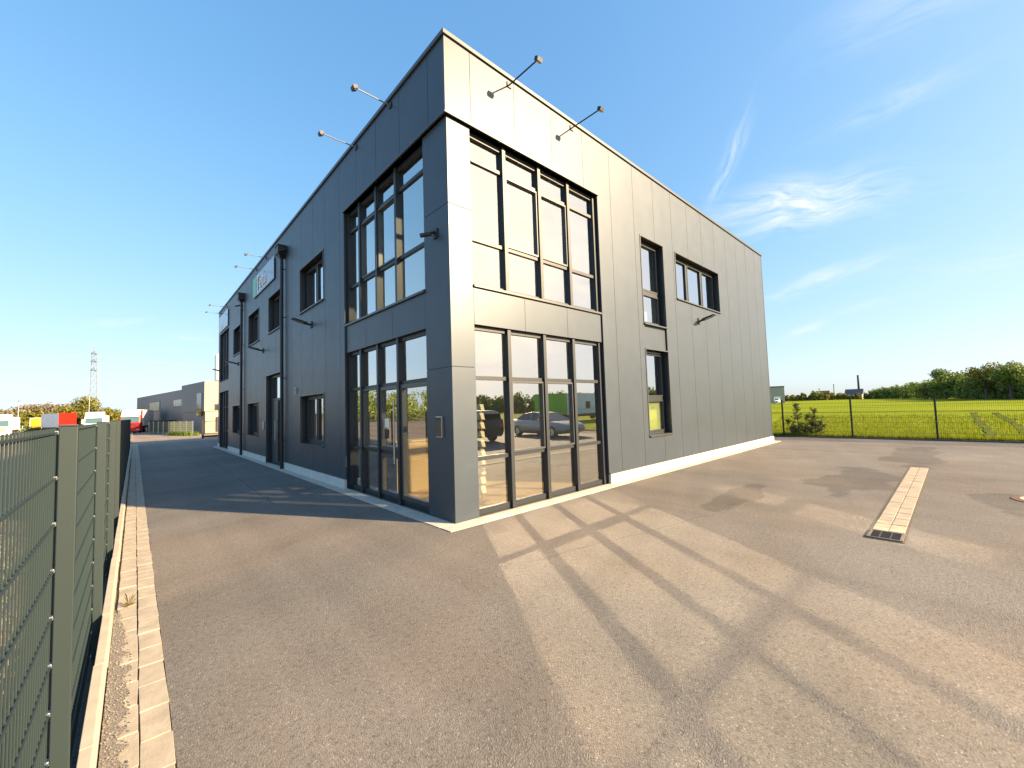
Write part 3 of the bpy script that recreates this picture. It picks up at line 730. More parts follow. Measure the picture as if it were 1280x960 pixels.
# signs
def letters(txt, size, mt, parent, name, loc, ext=.012):
    cu_ = bpy.data.curves.new(name, 'FONT'); cu_.body = txt; cu_.size = size; cu_.extrude = ext; cu_.resolution_u = 3
    t = bpy.data.objects.new(name, cu_); COL.objects.link(t)
    bpy.context.view_layer.update()
    me = bpy.data.meshes.new_from_object(t.evaluated_get(bpy.context.evaluated_depsgraph_get()))
    bpy.data.objects.remove(t); me.materials.clear(); me.materials.append(mt)
    o = bpy.data.objects.new(name, me); COL.objects.link(o); o.parent = parent; o.location = loc
    o.rotation_euler = (R(90), 0, R(-90)); return o
sign_sheet = mat('sign_sheet', (.24, .30, .36), .18, .1)
sign_green = mat('sign_green', (.16, .50, .34), .4)
sign_white = mat('sign_letter', (.80, .84, .88), .5)
g = thing('facade_sign', 'long blue-grey roof sign with pale letters and a green block', 'sign', (-.03, 12.46, 6.93))
MB().box(-.02, .0, -1.72, 1.72, -.40, .42).build('sign_board', sign_sheet, g, bevel=.004)
MB().box(-.03, -.0205, 1.10, 1.66, -.38, .40).build('sign_block', sign_green, g)
letters('Teda', .78, sign_white, g, 'sign_lettering', (-.034, .98, -.24))
MB().box(-.026, -.0205, -1.55, .98, -.345, -.325).build('sign_line', sign_white, g)
g = thing('facade_sign', 'pale corner sign at the far end of the shaded facade', 'sign', (-.03, 21.95, 6.98))
MB().box(-.02, .0, -1.5, 1.5, -.45, .45).build('sign_board', sign_sheet, g, bevel=.004)
MB().box(-.03, -.0205, .2, 1.2, -.35, -.08).build('sign_block', sign_white, g)

# display rack just inside the first ground-floor pane
g = thing('display_rack', 'tall rack of pale tilted leaflet trays behind the corner glazing', 'rack', (1.02, .80, .03))
ws = mat('rack_wood', (.30, .16, .07), .5); paper = mat('pale_paper', (.75, .72, .50), .8)
mb = MB(); mb.box(-.13, -.10, -.02, .02, 0, 1.78); mb.box(.14, .17, -.02, .02, 0, 1.78); mb.build('rack_post', ws, g)
MB().box(-.16, .20, -.20, .20, 0, .04).build('rack_base', ws, g)
for i in range(10):
    z = .18+i*.165
    t = MB().hexa([(-.10, -.17, z), (.14, -.17, z), (.14, .02, z+.03), (-.10, .02, z+.03)], [(-.10, -.17, z+.01), (.14, -.17, z+.01), (.14, .02, z+.04), (-.10, .02, z+.04)]).build('tray', ws, g)
    MB().hexa([(-.09, -.15, z+.012), (.13, -.15, z+.012), (.13, .0, z+.042), (-.09, .0, z+.042)], [(-.09, -.12, z+.125), (.13, -.12, z+.125), (.13, -.02, z+.13), (-.09, -.02, z+.13)]).build('leaflets', paper, t)
g = thing('reception_counter', 'light wooden reception counter seen through the corner door', 'counter', (1.6, 2.75, .03))
oak = mat('light_oak', (.62, .43, .16), .5, noise=(2.5, .12))
mb = MB(); mb.box(-1.15, .7, -.03, .03, 0, 1.04); mb.box(.64, .7, .031, 1.6, 0, 1.04); mb.build('counter_front', oak, g)
MB().box(-1.18, .74, -.07, .42, 1.042, 1.08).build('counter_top', oak, g, bevel=.005)
MB().box(-1.1, .6, .031, .05, .0, .1).build('counter_plinth', M['dark'], g)

# ------------------------------------------------------------------ fences
fence_m = mat('fence_coating', (.022, .036, .037), .5, .08)
def mesh_panel(axis_len, h, step, rod, hstep):
    mb = MB(); n = int(axis_len/step)
    for i in range(n+1):
        mb.tube((0, i*step, 0), (0, i*step, h), rod, n=6, caps=False)
    k = 0; z = .03
    while z <= h-.02:
        for s in (-1, 1): mb.box(s*rod*1.9-rod, s*rod*1.9+rod, -.01, axis_len+.01, z-rod*1.2, z+rod*1.2)
        z += hstep
    return mb
FZ, FH = -.33, 2.05
fn = thing('mesh_fence', 'grey-green double-rod mesh fence along the kerb, running to the far end of the yard', 'fence', (-3.820, 0, 0))
proto_p = mesh_panel(2.47, FH, .0494, .0031, .20)
pm = None
post_mesh = None
for k in range(-1, 14):
    y = -2.5+2.52*k
    if pm is None:
        o = proto_p.build('mesh_panel', fence_m, fn, fix=False); pm = o.data
    else:
        o = bpy.data.objects.new('mesh_panel', pm); COL.objects.link(o); o.parent = fn
    o.location = (0, y-2.478, FZ)
    if post_mesh is None:
        post_mesh = MB().box(.011, .070, -.02, .02, -.62, 1.725).box(.009, .071, -.022, .022, 1.725, 1.735)
        po = post_mesh.build('post', fence_m, fn, bevel=.003); pd = po
        cl = MB()
        for j in range(11):
            z = FZ+.03+.2*j; cl.box(-.010, .011, -.014, .014, z-.008, z+.008); cl.tube((.006, -.014, z), (.006, -.022, z), .006, n=8)
        co = cl.build('clamp', M['steel'], po); cdm = co.data
    else:
        po = bpy.data.objects.new('post', pd.data); COL.objects.link(po); po.parent = fn
        bv = po.modifiers.new('bevel', 'BEVEL'); bv.width = .003; bv.segments = 2; bv.limit_method = 'ANGLE'
        co = bpy.data.objects.new('clamp', cdm); COL.objects.link(co); co.parent = po
    po.location = (0, y, 0)
# right-hand fence by the field
fr_m = mat('fence_dark', (.022, .026, .026), .5, .2)
fn = thing('mesh_fence', 'thin black double-rod mesh fence between the yard and the green field', 'fence', (18.40, 0, 0))
pm = None; pd = None
rp_ = mesh_panel(2.44, 1.62, .0488, .0026, .20)
ys_f = [.24-2.45*k for k in range(-5, 8)]
for y in ys_f:
    if pm is None:
        o = rp_.build('mesh_panel', fr_m, fn, fix=False); pm = o.data
        po = MB().box(-.05, -.01, -.03, .03, -.3, 1.68).box(-.052, -.008, -.032, .032, 1.68, 1.69).build('post', fr_m, fn); pd = po.data
    else:
        o = bpy.data.objects.new('mesh_panel', pm); COL.objects.link(o); o.parent = fn
        po = bpy.data.objects.new('post', pd); COL.objects.link(po); po.parent = fn
    o.location = (0, y-2.445, .04); po.location = (0, y, 0)
struct(MB().box(18.28, 18.36, -17, 14, -.2, .05).build('field_kerb', mat('dark_kerb', (.12, .11, .10), .9)))

# sliding gate across the far end of the yard
g = thing('yard_gate', 'dark sliding gate frame standing at the far end of the drive', 'gate', (.62, 38.3, -.07))
mb = MB(); mb.box(0, .16, -.08, .08, 0, 1.6); mb.build('gate_post', M['black'], g)
mb = MB(); mb.box(.17, 6.5, -.03, .03, 1.40, 1.47); mb.box(.17, 6.5, -.04, .04, .06, .22); mb.box(3.3, 3.36, -.03, .03, .22, 1.4); mb.build('gate_frame', M['black'], g)
mb = MB()
for i in range(50): mb.box(.25+i*.125, .262+i*.125, -.006, .006, .22, 1.40)
mb.build('gate_bars', fr_m, g)
g = thing('gate_motor', 'low dark gate motor box beside the far gate', 'motor box', (2.3, 37.6, -.06))
MB().box(-.35, .35, -.2, .2, 0, .75).build('housing', M['frame'], g, bevel=.02); MB().box(-.37, .37, -.22, .22, .752, .79).build('lid', M['black'], g)

# ------------------------------------------------------------------ vehicles
def wheel(parent, x, y, r, w, name='wheel'):
    o = MB().tube((x-w/2, y, r), (x+w/2, y, r), r, n=24).build(name, M['rubber'], parent, bevel=.02)
    mb = MB().tube((x-w/2-.006, y, r), (x+w/2+.006, y, r), r*.62, n=18)
    for k in range(5):
        a = 2*math.pi*k/5
        for s in (-1, 1): mb.tube((x+s*(w/2+.01), y, r), (x+s*(w/2+.01), y+math.cos(a)*r*.5, r+math.sin(a)*r*.5), .03, n=5)
    mb.build('rim', M['chrome'], o)
def truck(name, label, loc, rz, body, roof, trailer=None, tlen=9.0, th=3.95, group=None, dark_low=True):
    g = thing(name, label, 'truck', loc, rz, group)
    # front faces -y; origin on the ground under the front bumper
    prof = [(0, .45), (-.06, 1.0), (-.02, 1.75), (.22, 2.75), (.30, 2.95), (2.25, 2.95), (2.25, .55)]
    cab = MB().prism(prof, 'x', -1.24, 1.24).build('cab', body, g, bevel=.05)
    MB().prism([(.30, 2.96), (.55, 3.45), (1.2, 3.85), (2.2, 3.85), (2.2, 2.96)], 'x', -1.17, 1.17).build('roof_deflector', roof, cab, bevel=.06)
    MB().hexa([(-1.12, -.035, 1.80), (1.12, -.035, 1.80), (1.12, .03, 1.78), (-1.12, .03, 1.78)], [(-1.05, .185, 2.70), (1.05, .185, 2.70), (1.05, .26, 2.70), (-1.05, .26, 2.70)]).build('windscreen', M['tealglass'], cab)
    MB().hexa([(-1.15, -.02, 2.74), (1.15, -.02, 2.74), (1.15, .26, 2.80), (-1.15, .26, 2.80)], [(-1.15, .0, 2.98), (1.15, .0, 2.98), (1.15, .28, 2.98), (-1.15, .28, 2.98)]).build('sun_visor', roof, cab)
    for s in (-1, 1): MB().hexa([(s*1.08, .75, 2.96), (s*1.24, .75, 2.96), (s*1.24, 2.24, 2.96), (s*1.08, 2.24, 2.96)], [(s*1.10, 1.25, 3.80), (s*1.22, 1.25, 3.80), (s*1.24, 2.24, 3.90), (s*1.08, 2.24, 3.90)]).build('side_fairing', body, cab)
    mb = MB()
    for i in range(5): mb.box(-.85, .85, -.11, -.05, .85+i*.16, .93+i*.16)
    mb.build('grille', M['black'], cab)
    MB().box(-1.25, 1.25, -.16, .5, .30, .72).build('bumper', body, cab, bevel=.04)
    for s in (-1, 1):
        MB().box(s*.78, s*1.18, -.175, -.10, .50, .68).build('headlight', M['lampglass'], cab)
        MB().box(s*1.30, s*1.52, .05, .18, 1.75, 2.55).build('mirror', M['black'] if body is not M['white_paint'] else M['white_paint'], cab, bevel=.03)
        MB().box(s*1.242, s*1.25, .45, 1.35, 1.75, 2.55).build('side_window', M['darkglass'], cab)
        wheel(g, s*1.05, 1.35, .5, .34); wheel(g, s*1.05, 4.6, .5, .40)
    MB().box(-.45, .45, 1.6, 6.2, .65, .95).build('chassis', M['black'], g)
    if trailer:
        t = MB().box(-1.26, 1.26, 2.75, 2.75+tlen, 1.12, th).build('trailer_box', trailer, g, bevel=.02)
        MB().box(-1.1, 1.1, 3.2, 2.7+tlen, .80, 1.115).build('underframe', M['black'], t)
        for s in (-1, 1):
            for q in (0, 1.3): wheel(g, s*1.05, 1.2+tlen-q, .5, .36)
    return g
ZL = -.604
truck('lorry', 'red and white lorry facing the camera just beyond the fence end', (-4.15, 88.5, ZL), R(-9), M['red_paint'], M['white_paint'], M['white_paint'], 10)
truck('lorry', 'white lorry with dark windscreen between the red box and the red lorry', (-9.0, 100.0, ZL), R(-3), M['white_paint'], M['white_paint'], M['white_paint'], 6, th=3.2)
truck('lorry', 'white lorry cut off by the left edge of the photograph', (-20.4, 104.0, ZL), R(2), M['white_paint'], M['white_paint'], M['white_paint'], 8, th=3.4)
# parked box bodies
def box_trailer(name, label, loc, rz, w, ln, z0, z1, front, side, frame_m, stripes=False):
    g = thing(name, label, 'trailer', loc, rz)
    b = MB(); b.box(-w/2, w/2, 0, ln, z0, z1); o = b.build('box_body', side, g)
    e = MB(); e.box(-w/2+.06, w/2-.06, -.03, -.004, z0+.06, z1-.06); e.build('end_door', front, o)
    f = MB(); f.box(-w/2-.01, -w/2+.06, -.05, .05, z0-.01, z1+.01); f.box(w/2-.06, w/2+.01, -.05, .05, z0-.01, z1+.01); f.box(-w/2+.06, w/2-.06, -.05, .05, z1-.06, z1+.012); f.box(-w/2+.06, w/2-.06, -.05, .05, z0-.012, z0+.06); f.build('door_frame', frame_m, o)
    MB().box(-w/2+.1, w/2-.1, .2, ln-.2, z0-.35, z0-.014).build('underframe', M['black'], g)
    MB().box(-w/2, w/2, -.1, .05, .45, .62).build('rear_bumper', M['white_paint'], g)
    for s in (-1, 1):
        for q in (1.4, 2.7): wheel(g, s*(w/2-.22), q, .48, .34)
        MB().box(s*(w/2-.42), s*(w/2-.12), -.12, -.101, .47, .60).build('tail_light', M['red_paint'], g)
    return g
box_trailer('box_trailer', 'box trailer with a bright red end and white side', (-14.0, 122.0, ZL), R(22), 2.62, 9, 1.15, 4.05, M['orange_red'], M['white_paint'], M['orange_red'])
box_trailer('box_trailer', 'white box trailer with a yellow end panel', (-19.6, 136.0, ZL), R(4), 2.6, 7, 1.0, 3.3, M['yellow'], M['white_paint'], M['white_paint'])

def car(name, label, loc, rz, paint, length=4.7, width=1.82, height=1.45, estate=False):
    g = thing(name, label, 'car', loc, rz)
    h = length/2; k = height/1.45
    # body: sections along y (front at +y): (y, half width low, half width belt, z low, z belt)
    sec = [(-h, .78, .70, .38, .92), (-h+.12, .88, .82, .26, 1.0), (-h*.55, .91, .88, .20, .98), (0, .91, .90, .20, .94), (h*.45, .91, .88, .20, .92), (h*.80, .89, .82, .22, .80), (h-.1, .82, .72, .28, .68), (h, .70, .60, .36, .60)]
    if estate: sec[0] = (-h, .82, .78, .38, 1.02); sec[1] = (-h+.1, .89, .86, .26, 1.04)
    ws = width/1.82; mb = MB(); ring = []
    for (y, a, b, z0, z1) in sec:
        zm = z0+(z1-z0)*.55
        pts = [(-a*.86, z0), (-a, z0+.14), (-a, zm), (-b, z1), (-b*.55, z1+.03), (b*.55, z1+.03), (b, z1), (a, zm), (a, z0+.14), (a*.86, z0)]
        ring.append([len(mb.v)+i for i in range(len(pts))]); mb.v += [(p[0]*ws, y, p[1]*k) for p in pts]
    n = len(ring[0])
    for a, b in zip(ring, ring[1:]):
        for i in range(n): mb.f.append((a[i], a[(i+1) % n], b[(i+1) % n], b[i])); mb.m.append(0)
    mb.f.append(tuple(ring[0])); mb.m.append(0); mb.f.append(tuple(ring[-1])); mb.m.append(0)
    body = mb.build('body', paint, g, smooth=True)
    if estate: gh = [(-h+.05, .70, 1.0, .66, 1.30), (-h+.32, .76, .96, .60, 1.43), (.1, .78, .94, .60, 1.47), (.62, .78, .93, .58, 1.36), (1.25, .74, .93, .64, .96)]
    else: gh = [(-h+.62, .72, .98, .66, .99), (-h+1.25, .77, .96, .60, 1.36), (-.3, .78, .94, .59, 1.45), (.35, .78, .93, .58, 1.38), (1.2, .74, .92, .64, .95)]
    mg = MB(); rr = MB(); rg = []; rt = []
    for (y, a, z0, b, z1) in gh:
        rg.append(len(mg.v)); mg.v += [(-a*ws, y, z0*k-.03), (-b*ws, y, z1*k), (b*ws, y, z1*k), (a*ws, y, z0*k-.03)]
    for a, b in zip(rg, rg[1:]):
        for i in range(3): mg.f.append((a+i, a+i+1, b+i+1, b+i)); mg.m.append(0)
    mg.build('glasshouse', M['darkglass'], g)
    for (y, a, z0, b, z1) in gh[1:4]:
        rt.append(len(rr.v)); rr.v += [(-b*ws*1.03, y, z1*k-.05), (-b*ws*.9, y, z1*k+.012), (b*ws*.9, y, z1*k+.012), (b*ws*1.03, y, z1*k-.05)]
    for a, b in zip(rt, rt[1:]):
        for i in range(3): rr.f.append((a+i, a+i+1, b+i+1, b+i)); rr.m.append(0)
    for s in (-1, 1):                                     # pillars
        for i in (0, 1, 3):
            p = gh[i]; q = gh[i+1]
            rr.tube((s*p[1]*ws if i != 1 else s*q[1]*ws, p[0] if i != 1 else q[0], p[2]*k if i != 1 else q[2]*k), (s*q[3]*ws, q[0], q[4]*k) if i != 3 else (s*gh[3][3]*ws, gh[3][0], gh[3][4]*k), .035, n=6)
        rr.tube((s*gh[4][1]*ws, gh[4][0], gh[4][2]*k), (s*gh[3][3]*ws, gh[3][0], gh[3][4]*k), .035, n=6)
    rr.build('roof', paint, g, smooth=False)
    for s in (-1, 1):
        for yy in (-h*.60, h*.62): wheel(g, s*(width/2-.11), yy, .325, .22)
        MB().hexa([(s*.48*ws, h-.13, .58*k), (s*.74*ws, h-.26, .60*k), (s*.74*ws, h-.26, .72*k), (s*.48*ws, h-.13, .68*k)], [(s*.48*ws, h-.02, .58*k), (s*.75*ws, h-.16, .60*k), (s*.75*ws, h-.18, .71*k), (s*.48*ws, h-.06, .67*k)]).build('headlight', M['lampglass'], g)
        MB().box(s*.50*ws, s*.80*ws, -h-.01, -h+.1, .68*k, .84*k).build('tail_light', M['red_paint'], g)
        MB().box(s*.93*ws, s*1.06*ws, .72, .84, .93*k, 1.05*k).build('mirror', paint, g, bevel=.02)
    MB().box(-.30, .30, h-.03, h+.012, .36*k, .52*k).build('grille', M['black'], g)
    return g
car('hatchback', 'small white car parked beside the yellow-ended trailer', (-22.1, 138.0, ZL), R(95), M['white_paint'], 4.2, 1.75, 1.5, True)
car('estate_car', 'dark car whose roof shows just above the near fence', (-10.6, 78.0, ZL), R(165), M['darkcar'], 4.6, 1.82, 1.5, True)
car('delivery_van', 'tiny white van parked by the grey hall beyond the field', place(75.55, 205, -.3), R(100), M['white_paint'], 5.2, 1.95, 2.3, True)
car('saloon_car', 'silver saloon car reflected in the ground-floor glazing', (14.05, -10.75, .0), R(7), M['silver'], 4.9, 1.86, 1.44)
car('estate_car', 'dark estate car reflected in the pane beside the leaflet rack', (8.95, -12.0, .0), R(180), M['darkcar'], 4.6, 1.85, 1.62, True)
tk = thing('box_lorry', 'white and green box lorry reflected in the ground-floor glazing', 'truck', (31.0, -26.5, -.15))
MB().box(0, 2.6, -1.3, 1.25, .95, 3.45).build('front_panel', M['green_paint'], tk); MB().box(2.61, 9.5, -1.3, 1.25, .85, 3.45).build('box_body', M['white_paint'], tk)
MB().box(.3, 11.6, -.6, .6, .5, .84).build('chassis', M['black'], tk)
MB().prism([(9.7, .5), (11.7, .5), (11.75, 1.6), (11.3, 2.7), (9.7, 2.8)], 'y', -1.2, 1.2).build('cab', M['white_paint'], tk, bevel=.06)
for yy in (-1.0, 1.0):
    for xx in (1.6, 2.8, 10.7): MB().tube((xx, yy-.15, .5), (xx, yy+.15, .5), .5, n=20).build('wheel', M['rubber'], tk)
mb = MB().box(6.2, 7.2, 1.252, 1.258, 1.5, 2.4).build('logo_panel', M['black'], tk)

# ------------------------------------------------------------------ far buildings
hall_m = mat('grey_hall_sheet', (.15, .16, .165), .55, .2, noise=(.3, .05))
ang = math.atan2(.148, .989)               # hall turned a little
g = thing('industrial_hall', 'long grey metal industrial hall beyond the drive', 'hall', (3.55, 76.3, -.62), ang)
mb = MB()
for a, b in ((0, 17.9), (18.1, 37.4), (37.6, 46.0)): mb.box(0, 26, a, b, 0, 7.15)
hw = mb.build('wall', hall_m, g)
MB().box(.06, 25.9, .05, 45.9, 7.0, 7.08).build('roof', M['dark'], g)
mb = MB()
for a in (17.9, 37.4): mb.box(.02, .1, a, a+.2, 0, 7.1)
mb.build('downpipe', M['steel'], hw)
for a, b, z0, z1, pm_ in ((4.5, 13.5, 4.35, 5.5, M['glass']), (24.0, 32.5, 3.9, 5.6, mat('yellowish_pane', (.40, .42, .30), .3))):
    w = MB().box(-.06, .0, a-.12, b+.12, z0-.12, z1+.12).build('window', M['frame'], hw)
    mb = MB(); n_ = 6
    for i in range(n_): mb.box(-.085, -.062, a+(b-a)*i/n_+.1, a+(b-a)*(i+1)/n_-.1, z0, z1)
    mb.build('pane', mat('hall_pane', (.35, .33, .26), .15) if pm_ is M['glass'] else pm_, w)
g = thing('office_block', 'tall pale block with sunlit face at the end of the grey hall', 'building', (3.42, 64.6, -.5), ang)
pale = mat('pale_facade', (.44, .35, .23), .8, noise=(.4, .06))
bw = MB(); bw.box(0, 12, 0, 11.6, 3.0, 7.15); bw.box(.15, 12, .15, 11.6, 0, 2.98); bo = bw.build('wall', [pale, hall_m], g)
for p in bo.data.polygons: p.material_index = 1 if p.normal.x < -.5 else 0
for x0, x1, z0, z1 in ((1.15, 2.3, 3.1, 4.0), (3.2, 4.4, 3.1, 4.0)):
    w = MB().box(x0, x1, -.05, 0.0, z0, z1).build('window', M['frame'], bo); MB().box(x0+.1, x1-.1, -.07, -.052, z0+.1, z1-.1).build('pane', M['darkglass'], w)
MB().box(-.05, .0, 1.2, 3.4, 2.4, 5.6).build('window', M['darkglass'], bo)
MB().box(1.4, 2.0, -.08, .148, .2, 2.2).build('door', M['frame'], bo)
mb = MB().box(1.6, 4.2, .4, 1.2, 7.16, 7.35); mb.build('roof_vent', M['red_paint'], bo)
g = thing('silo', 'slender white silo rising behind the pale block', 'silo', place(7.1, 150, -.6))
MB().tube((0, 0, 0), (0, 0, 20.5), 1.3, n=24).build('silo_shell', M['white_paint'], g, smooth=False)
MB().tube((0, 0, 20.51), (0, 0, 21.3), 1.3, .4, n=24).build('silo_cap', M['white_paint'], g)
g = thing('mesh_fence', 'pale green mesh fence in front of the grey hall', 'fence', place(1.1, 86, -.62))
mb = MB()
e = Vector(place(4.7, 66, -.6))-Vector(place(1.1, 86, -.62))
for i in range(9):
    p = e*(i/8); MB().tube((p.x, p.y, 0), (p.x, p.y, 1.9), .05, n=6).build('post', M['steel'], g)
ex = e.normalized()
for i in range(140): p = e*(i/140); mb.tube((p.x, p.y, .05), (p.x, p.y, 1.85), .012, n=4, caps=False)
for j in range(8): mb.tube((0, 0, .1+j*.24), (e.x, e.y, .1+j*.24), .025, n=4, caps=False)
mb.build('mesh_panel', mat('pale_green_mesh', (.14, .16, .10), .7), g)
g = thing('roll_off_container', 'dark green waste container in front of the grey hall', 'container', place(1.9, 93, -.62), ang)
mb = MB(); mb.box(0, 2.4, 0, 7, .25, 2.0); cb = mb.build('container_body', mat('dark_green_paint', (.02, .045, .04), .5), g)
mb = MB()
for i in range(9): mb.box(-.05, 0, .3+i*.8, .4+i*.8, .3, 1.95)
mb.build('rib', mat('dark_green_rib', (.025, .05, .045), .5), cb)
MB().box(.2, 2.2, .2, 6.8, 0, .24).build('skid', M['black'], g)

# right-hand far things
g = thing('industrial_hall', 'plain grey hall at the far edge of the green field', 'hall', place(74.9, 232, -.5), R(15.1))
hb = MB().box(-9, 9, -5.6, 7.5, 0, 7.5).build('wall', mat('grey_hall_far', (.37, .34, .32), .8, spec=.1), g)
MB().box(-9.2, 9.2, -5.7, 7.7, 7.52, 7.9).build('roof', M['frame'], g)
for i in range(3): MB().box(-9.05, -9.0, -4+i*4, -1.4+i*4, .1, 3.2).build('gate_door', M['white_paint'], hb)
def dark_roof_house(az, dist, w, label, roofm, wallm):
    g = thing('house', label, 'house', place(az, dist, -.5), R(90-az)*0)
    wl = MB().box(-5, 5, -w/2, w/2, 0, 3.4).build('wall', wallm, g)
    MB().prism([(-5.5, 3.41), (5.5, 3.41), (0, 7.2)], 'y', -w/2-.4, w/2+.4).build('roof', roofm, g)
    for i in (-1, 1): MB().box(-5.05, -5.0, i*2.4-.7, i*2.4+.7, 1.0, 2.3).build('window', M['darkglass'], wl)
dark_roof_house(82.6, 372, 9, 'low house with a dark blue roof among the far trees', mat('slate_roof', (.035, .04, .07), .6), M['white_wall'])
dark_roof_house(79.9, 400, 8, 'small pale house half hidden in the far hedge', mat('brown_roof', (.10, .06, .045), .7), M['white_wall'])
def chimney(az, dist, h, r, label, mt):
    g = thing('factory_chimney', label, 'chimney', place(az, dist, -.5))
    MB().tube((0, 0, 0), (0, 0, h), r*1.2, r*.8, n=14).build('shaft', mt, g); MB().tube((0, 0, h-1.2), (0, 0, h), r*.95, n=14).build('rim', M['black'], g)
chimney(82.98, 700, 29.5, 1.2, 'tall dark factory chimney on the horizon', M['frame'])
chimney(80.9, 750, 20, .9, 'shorter thin chimney on the horizon, left of the tall one', M['steel'])
chimney(79.6, 800, 16, .8, 'faint stubby chimney on the horizon, farthest left', M['steel'])

# pylon and its lines
g = thing('power_pylon', 'grey lattice power pylon above the parked lorries', 'pylon', place(-3.05, 330, -.6))
mb = MB(); hw_, Hp = 1.6, 45.0
def leg(sx, sy, z):
    k = 1-.42*(z/Hp) if z < 40 else .58*(1-(z-40)/5.2)
    return (sx*hw_*k, sy*hw_*k, z)
zs = [0, 5, 10, 15, 19, 23, 27, 30.5, 34, 37, 40, 44.9]
for sx in (-1, 1):
    for sy in (-1, 1):
        for a, b in zip(zs, zs[1:]): mb.tube(leg(sx, sy, a), leg(sx, sy, b), .13, n=4)
for a, b in zip(zs, zs[1:-1]):
    for s in (-1, 1):
        mb.tube(leg(-1, s, a), leg(1, s, b), .07, n=4); mb.tube(leg(1, s, a), leg(-1, s, b), .07, n=4)
        mb.tube(leg(s, -1, a), leg(s, 1, b), .07, n=4); mb.tube(leg(s, 1, a), leg(s, -1, b), .07, n=4)
        mb.tube(leg(-1, s, b), leg(1, s, b), .07, n=4)
mb.build('lattice', M['lattice'], g)
arms = [(30.5, 7.5), (35.5, 6.5), (40, 5.0)]
for z, ln in arms:
    mb = MB()
    for s in (-1, 1):
        for t in (-1, 1): mb.tube((t*.9, s*.9, z), (0, s*ln, z+.2), .12, n=4)
        mb.tube((0, s*.9, z+1.6), (0, s*ln, z+.2), .10, n=4)
    for t in (-1, 1): mb.tube((t*1.2, -1.2, z), (t*1.2, 1.2, z), .16, n=4)
    for t in (-1, 1): mb.tube((-1.2, t*1.2, z), (1.2, t*1.2, z), .16, n=4)
    mb.build('cross_arm', M['lattice'], g)
pp = Vector(place(-3.05, 330, -.6))
lw = mat('wire', (.20, .24, .28), .6)
g2 = thing('power_line', 'thin overhead power cables crossing the sky through the pylon', 'cable', pp)
for z, ln in arms:
    for s in (-1, 1):
        mb = MB()
        for dx in (-1, 1):
            prev = Vector((0, s*ln, z-1.2))
            for i in range(1, 15):
                t = i/14; q = Vector((dx*420*t, s*ln+dx*30*t, z-1.2-9*4*t*(1-t)*1.0)); mb.tube(prev, q, .045, n=4, caps=False); prev = q
        mb.build('cable', lw, g2)
g = thing('yard_light', 'thin tall light mast behind the white lorry', 'light mast', place(-3.3, 118, -.6))
MB().tube((0, 0, 0), (0, 0, 7.6), .09, .06, n=8).build('mast', M['steel'], g); MB().box(-.25, .25, -.5, .1, 7.55, 7.7).build('lamp_head', M['steel'], g)
g = thing('yard_light', 'thin light mast behind the left-edge lorry', 'light mast', place(-7.7, 125, -.6))
MB().tube((0, 0, 0), (0, 0, 6.6), .09, .06, n=8).build('mast', M['steel'], g); MB().box(-.25, .25, -.5, .1, 6.55, 6.7).build('lamp_head', M['steel'], g)

# ------------------------------------------------------------------ vegetation
def leaves(mb, blobs, n, size, rnd, flat=.5, sliver=1.0):
    tot_ = sum(b[1][0]*b[1][1]*b[1][2] for b in blobs); acc = []
    for c, r in blobs:
        for _ in range(max(3, int(n*r[0]*r[1]*r[2]/tot_))):
            d_ = Vector((rnd.gauss(0, 1), rnd.gauss(0, 1), rnd.gauss(0, 1))).normalized()*(rnd.random()**.35)*rnd.uniform(.85, 1.1)
            p = Vector((c[0]+d_.x*r[0], c[1]+d_.y*r[1], c[2]+d_.z*r[2]))
            nrm = (d_+Vector((rnd.gauss(0, 1), rnd.gauss(0, 1), rnd.gauss(0, 1)))*flat).normalized()
            a = nrm.orthogonal().normalized(); b = nrm.cross(a); t = rnd.uniform(0, 6.28)
            a, b = a*math.cos(t)+b*math.sin(t), b*math.cos(t)-a*math.sin(t)
            s = size*rnd.uniform(.6, 1.4)
            mb.add([p-a*s*sliver-b*s*.3, p+b*s*.7*.5-a*s*.1, p+a*s*sliver+b*s*.2, p-b*s*.6], [(0, 1, 2, 3)])
def crown_blobs(h, w, rnd, base=.25, k=7):
    bl = [((0, 0, h*.62), (w*.34, w*.34, h*.26))]
    for i in range(k):
        a = rnd.uniform(0, 6.28); zz = rnd.uniform(base+.08, .86); rr = w*.36*(1-.5*abs(zz-.5)/.5)*rnd.uniform(.6, 1.1)
        s = rnd.uniform(.16, .26)
        bl.append(((math.cos(a)*rr, math.sin(a)*rr, h*zz), (w*s, w*s, h*s*.62)))
    return bl
def tree(name, label, loc, h, w, n, size, leafm, seed, sliver=1.0, base=.25, group=None, cat='tree'):
    rnd = random.Random(seed); g = thing(name, label, cat, loc, group=group)
    mb = MB(); leaves(mb, crown_blobs(h, w, rnd, base, 11), n, size, rnd, sliver=sliver); mb.build('crown', leafm, g, fix=False)
    t = MB(); t.tube((0, 0, -.2), (0, 0, h*.5), w*.035, w*.022, n=7)
    for i in range(7):
        a = rnd.uniform(0, 6.28); z = h*rnd.uniform(.25, .5); t.tube((0, 0, z), (math.cos(a)*w*.33, math.sin(a)*w*.33, z+h*rnd.uniform(.15, .38)), w*.016, w*.005, n=5)
    t.build('trunk', M['bark'], g)
    return g
def wood(name, label, items, per, size, leafm, seed, cat='wood', sliver=1.0):
    rnd = random.Random(seed); mb = MB()
    for (x, y, z, h, w) in items:
        bl = [((x+c[0], y+c[1], z+c[2]), r) for c, r in crown_blobs(h, w, rnd, .02, 6)]
        bl.append(((x, y, z+h*.3), (w*.45, w*.45, h*.3)))
        leaves(mb, bl, per, size, rnd, sliver=sliver)
    o = mb.build(name, leafm, fix=False); tag(o, label, cat, kind='stuff'); return o
rnd = random.Random(11)
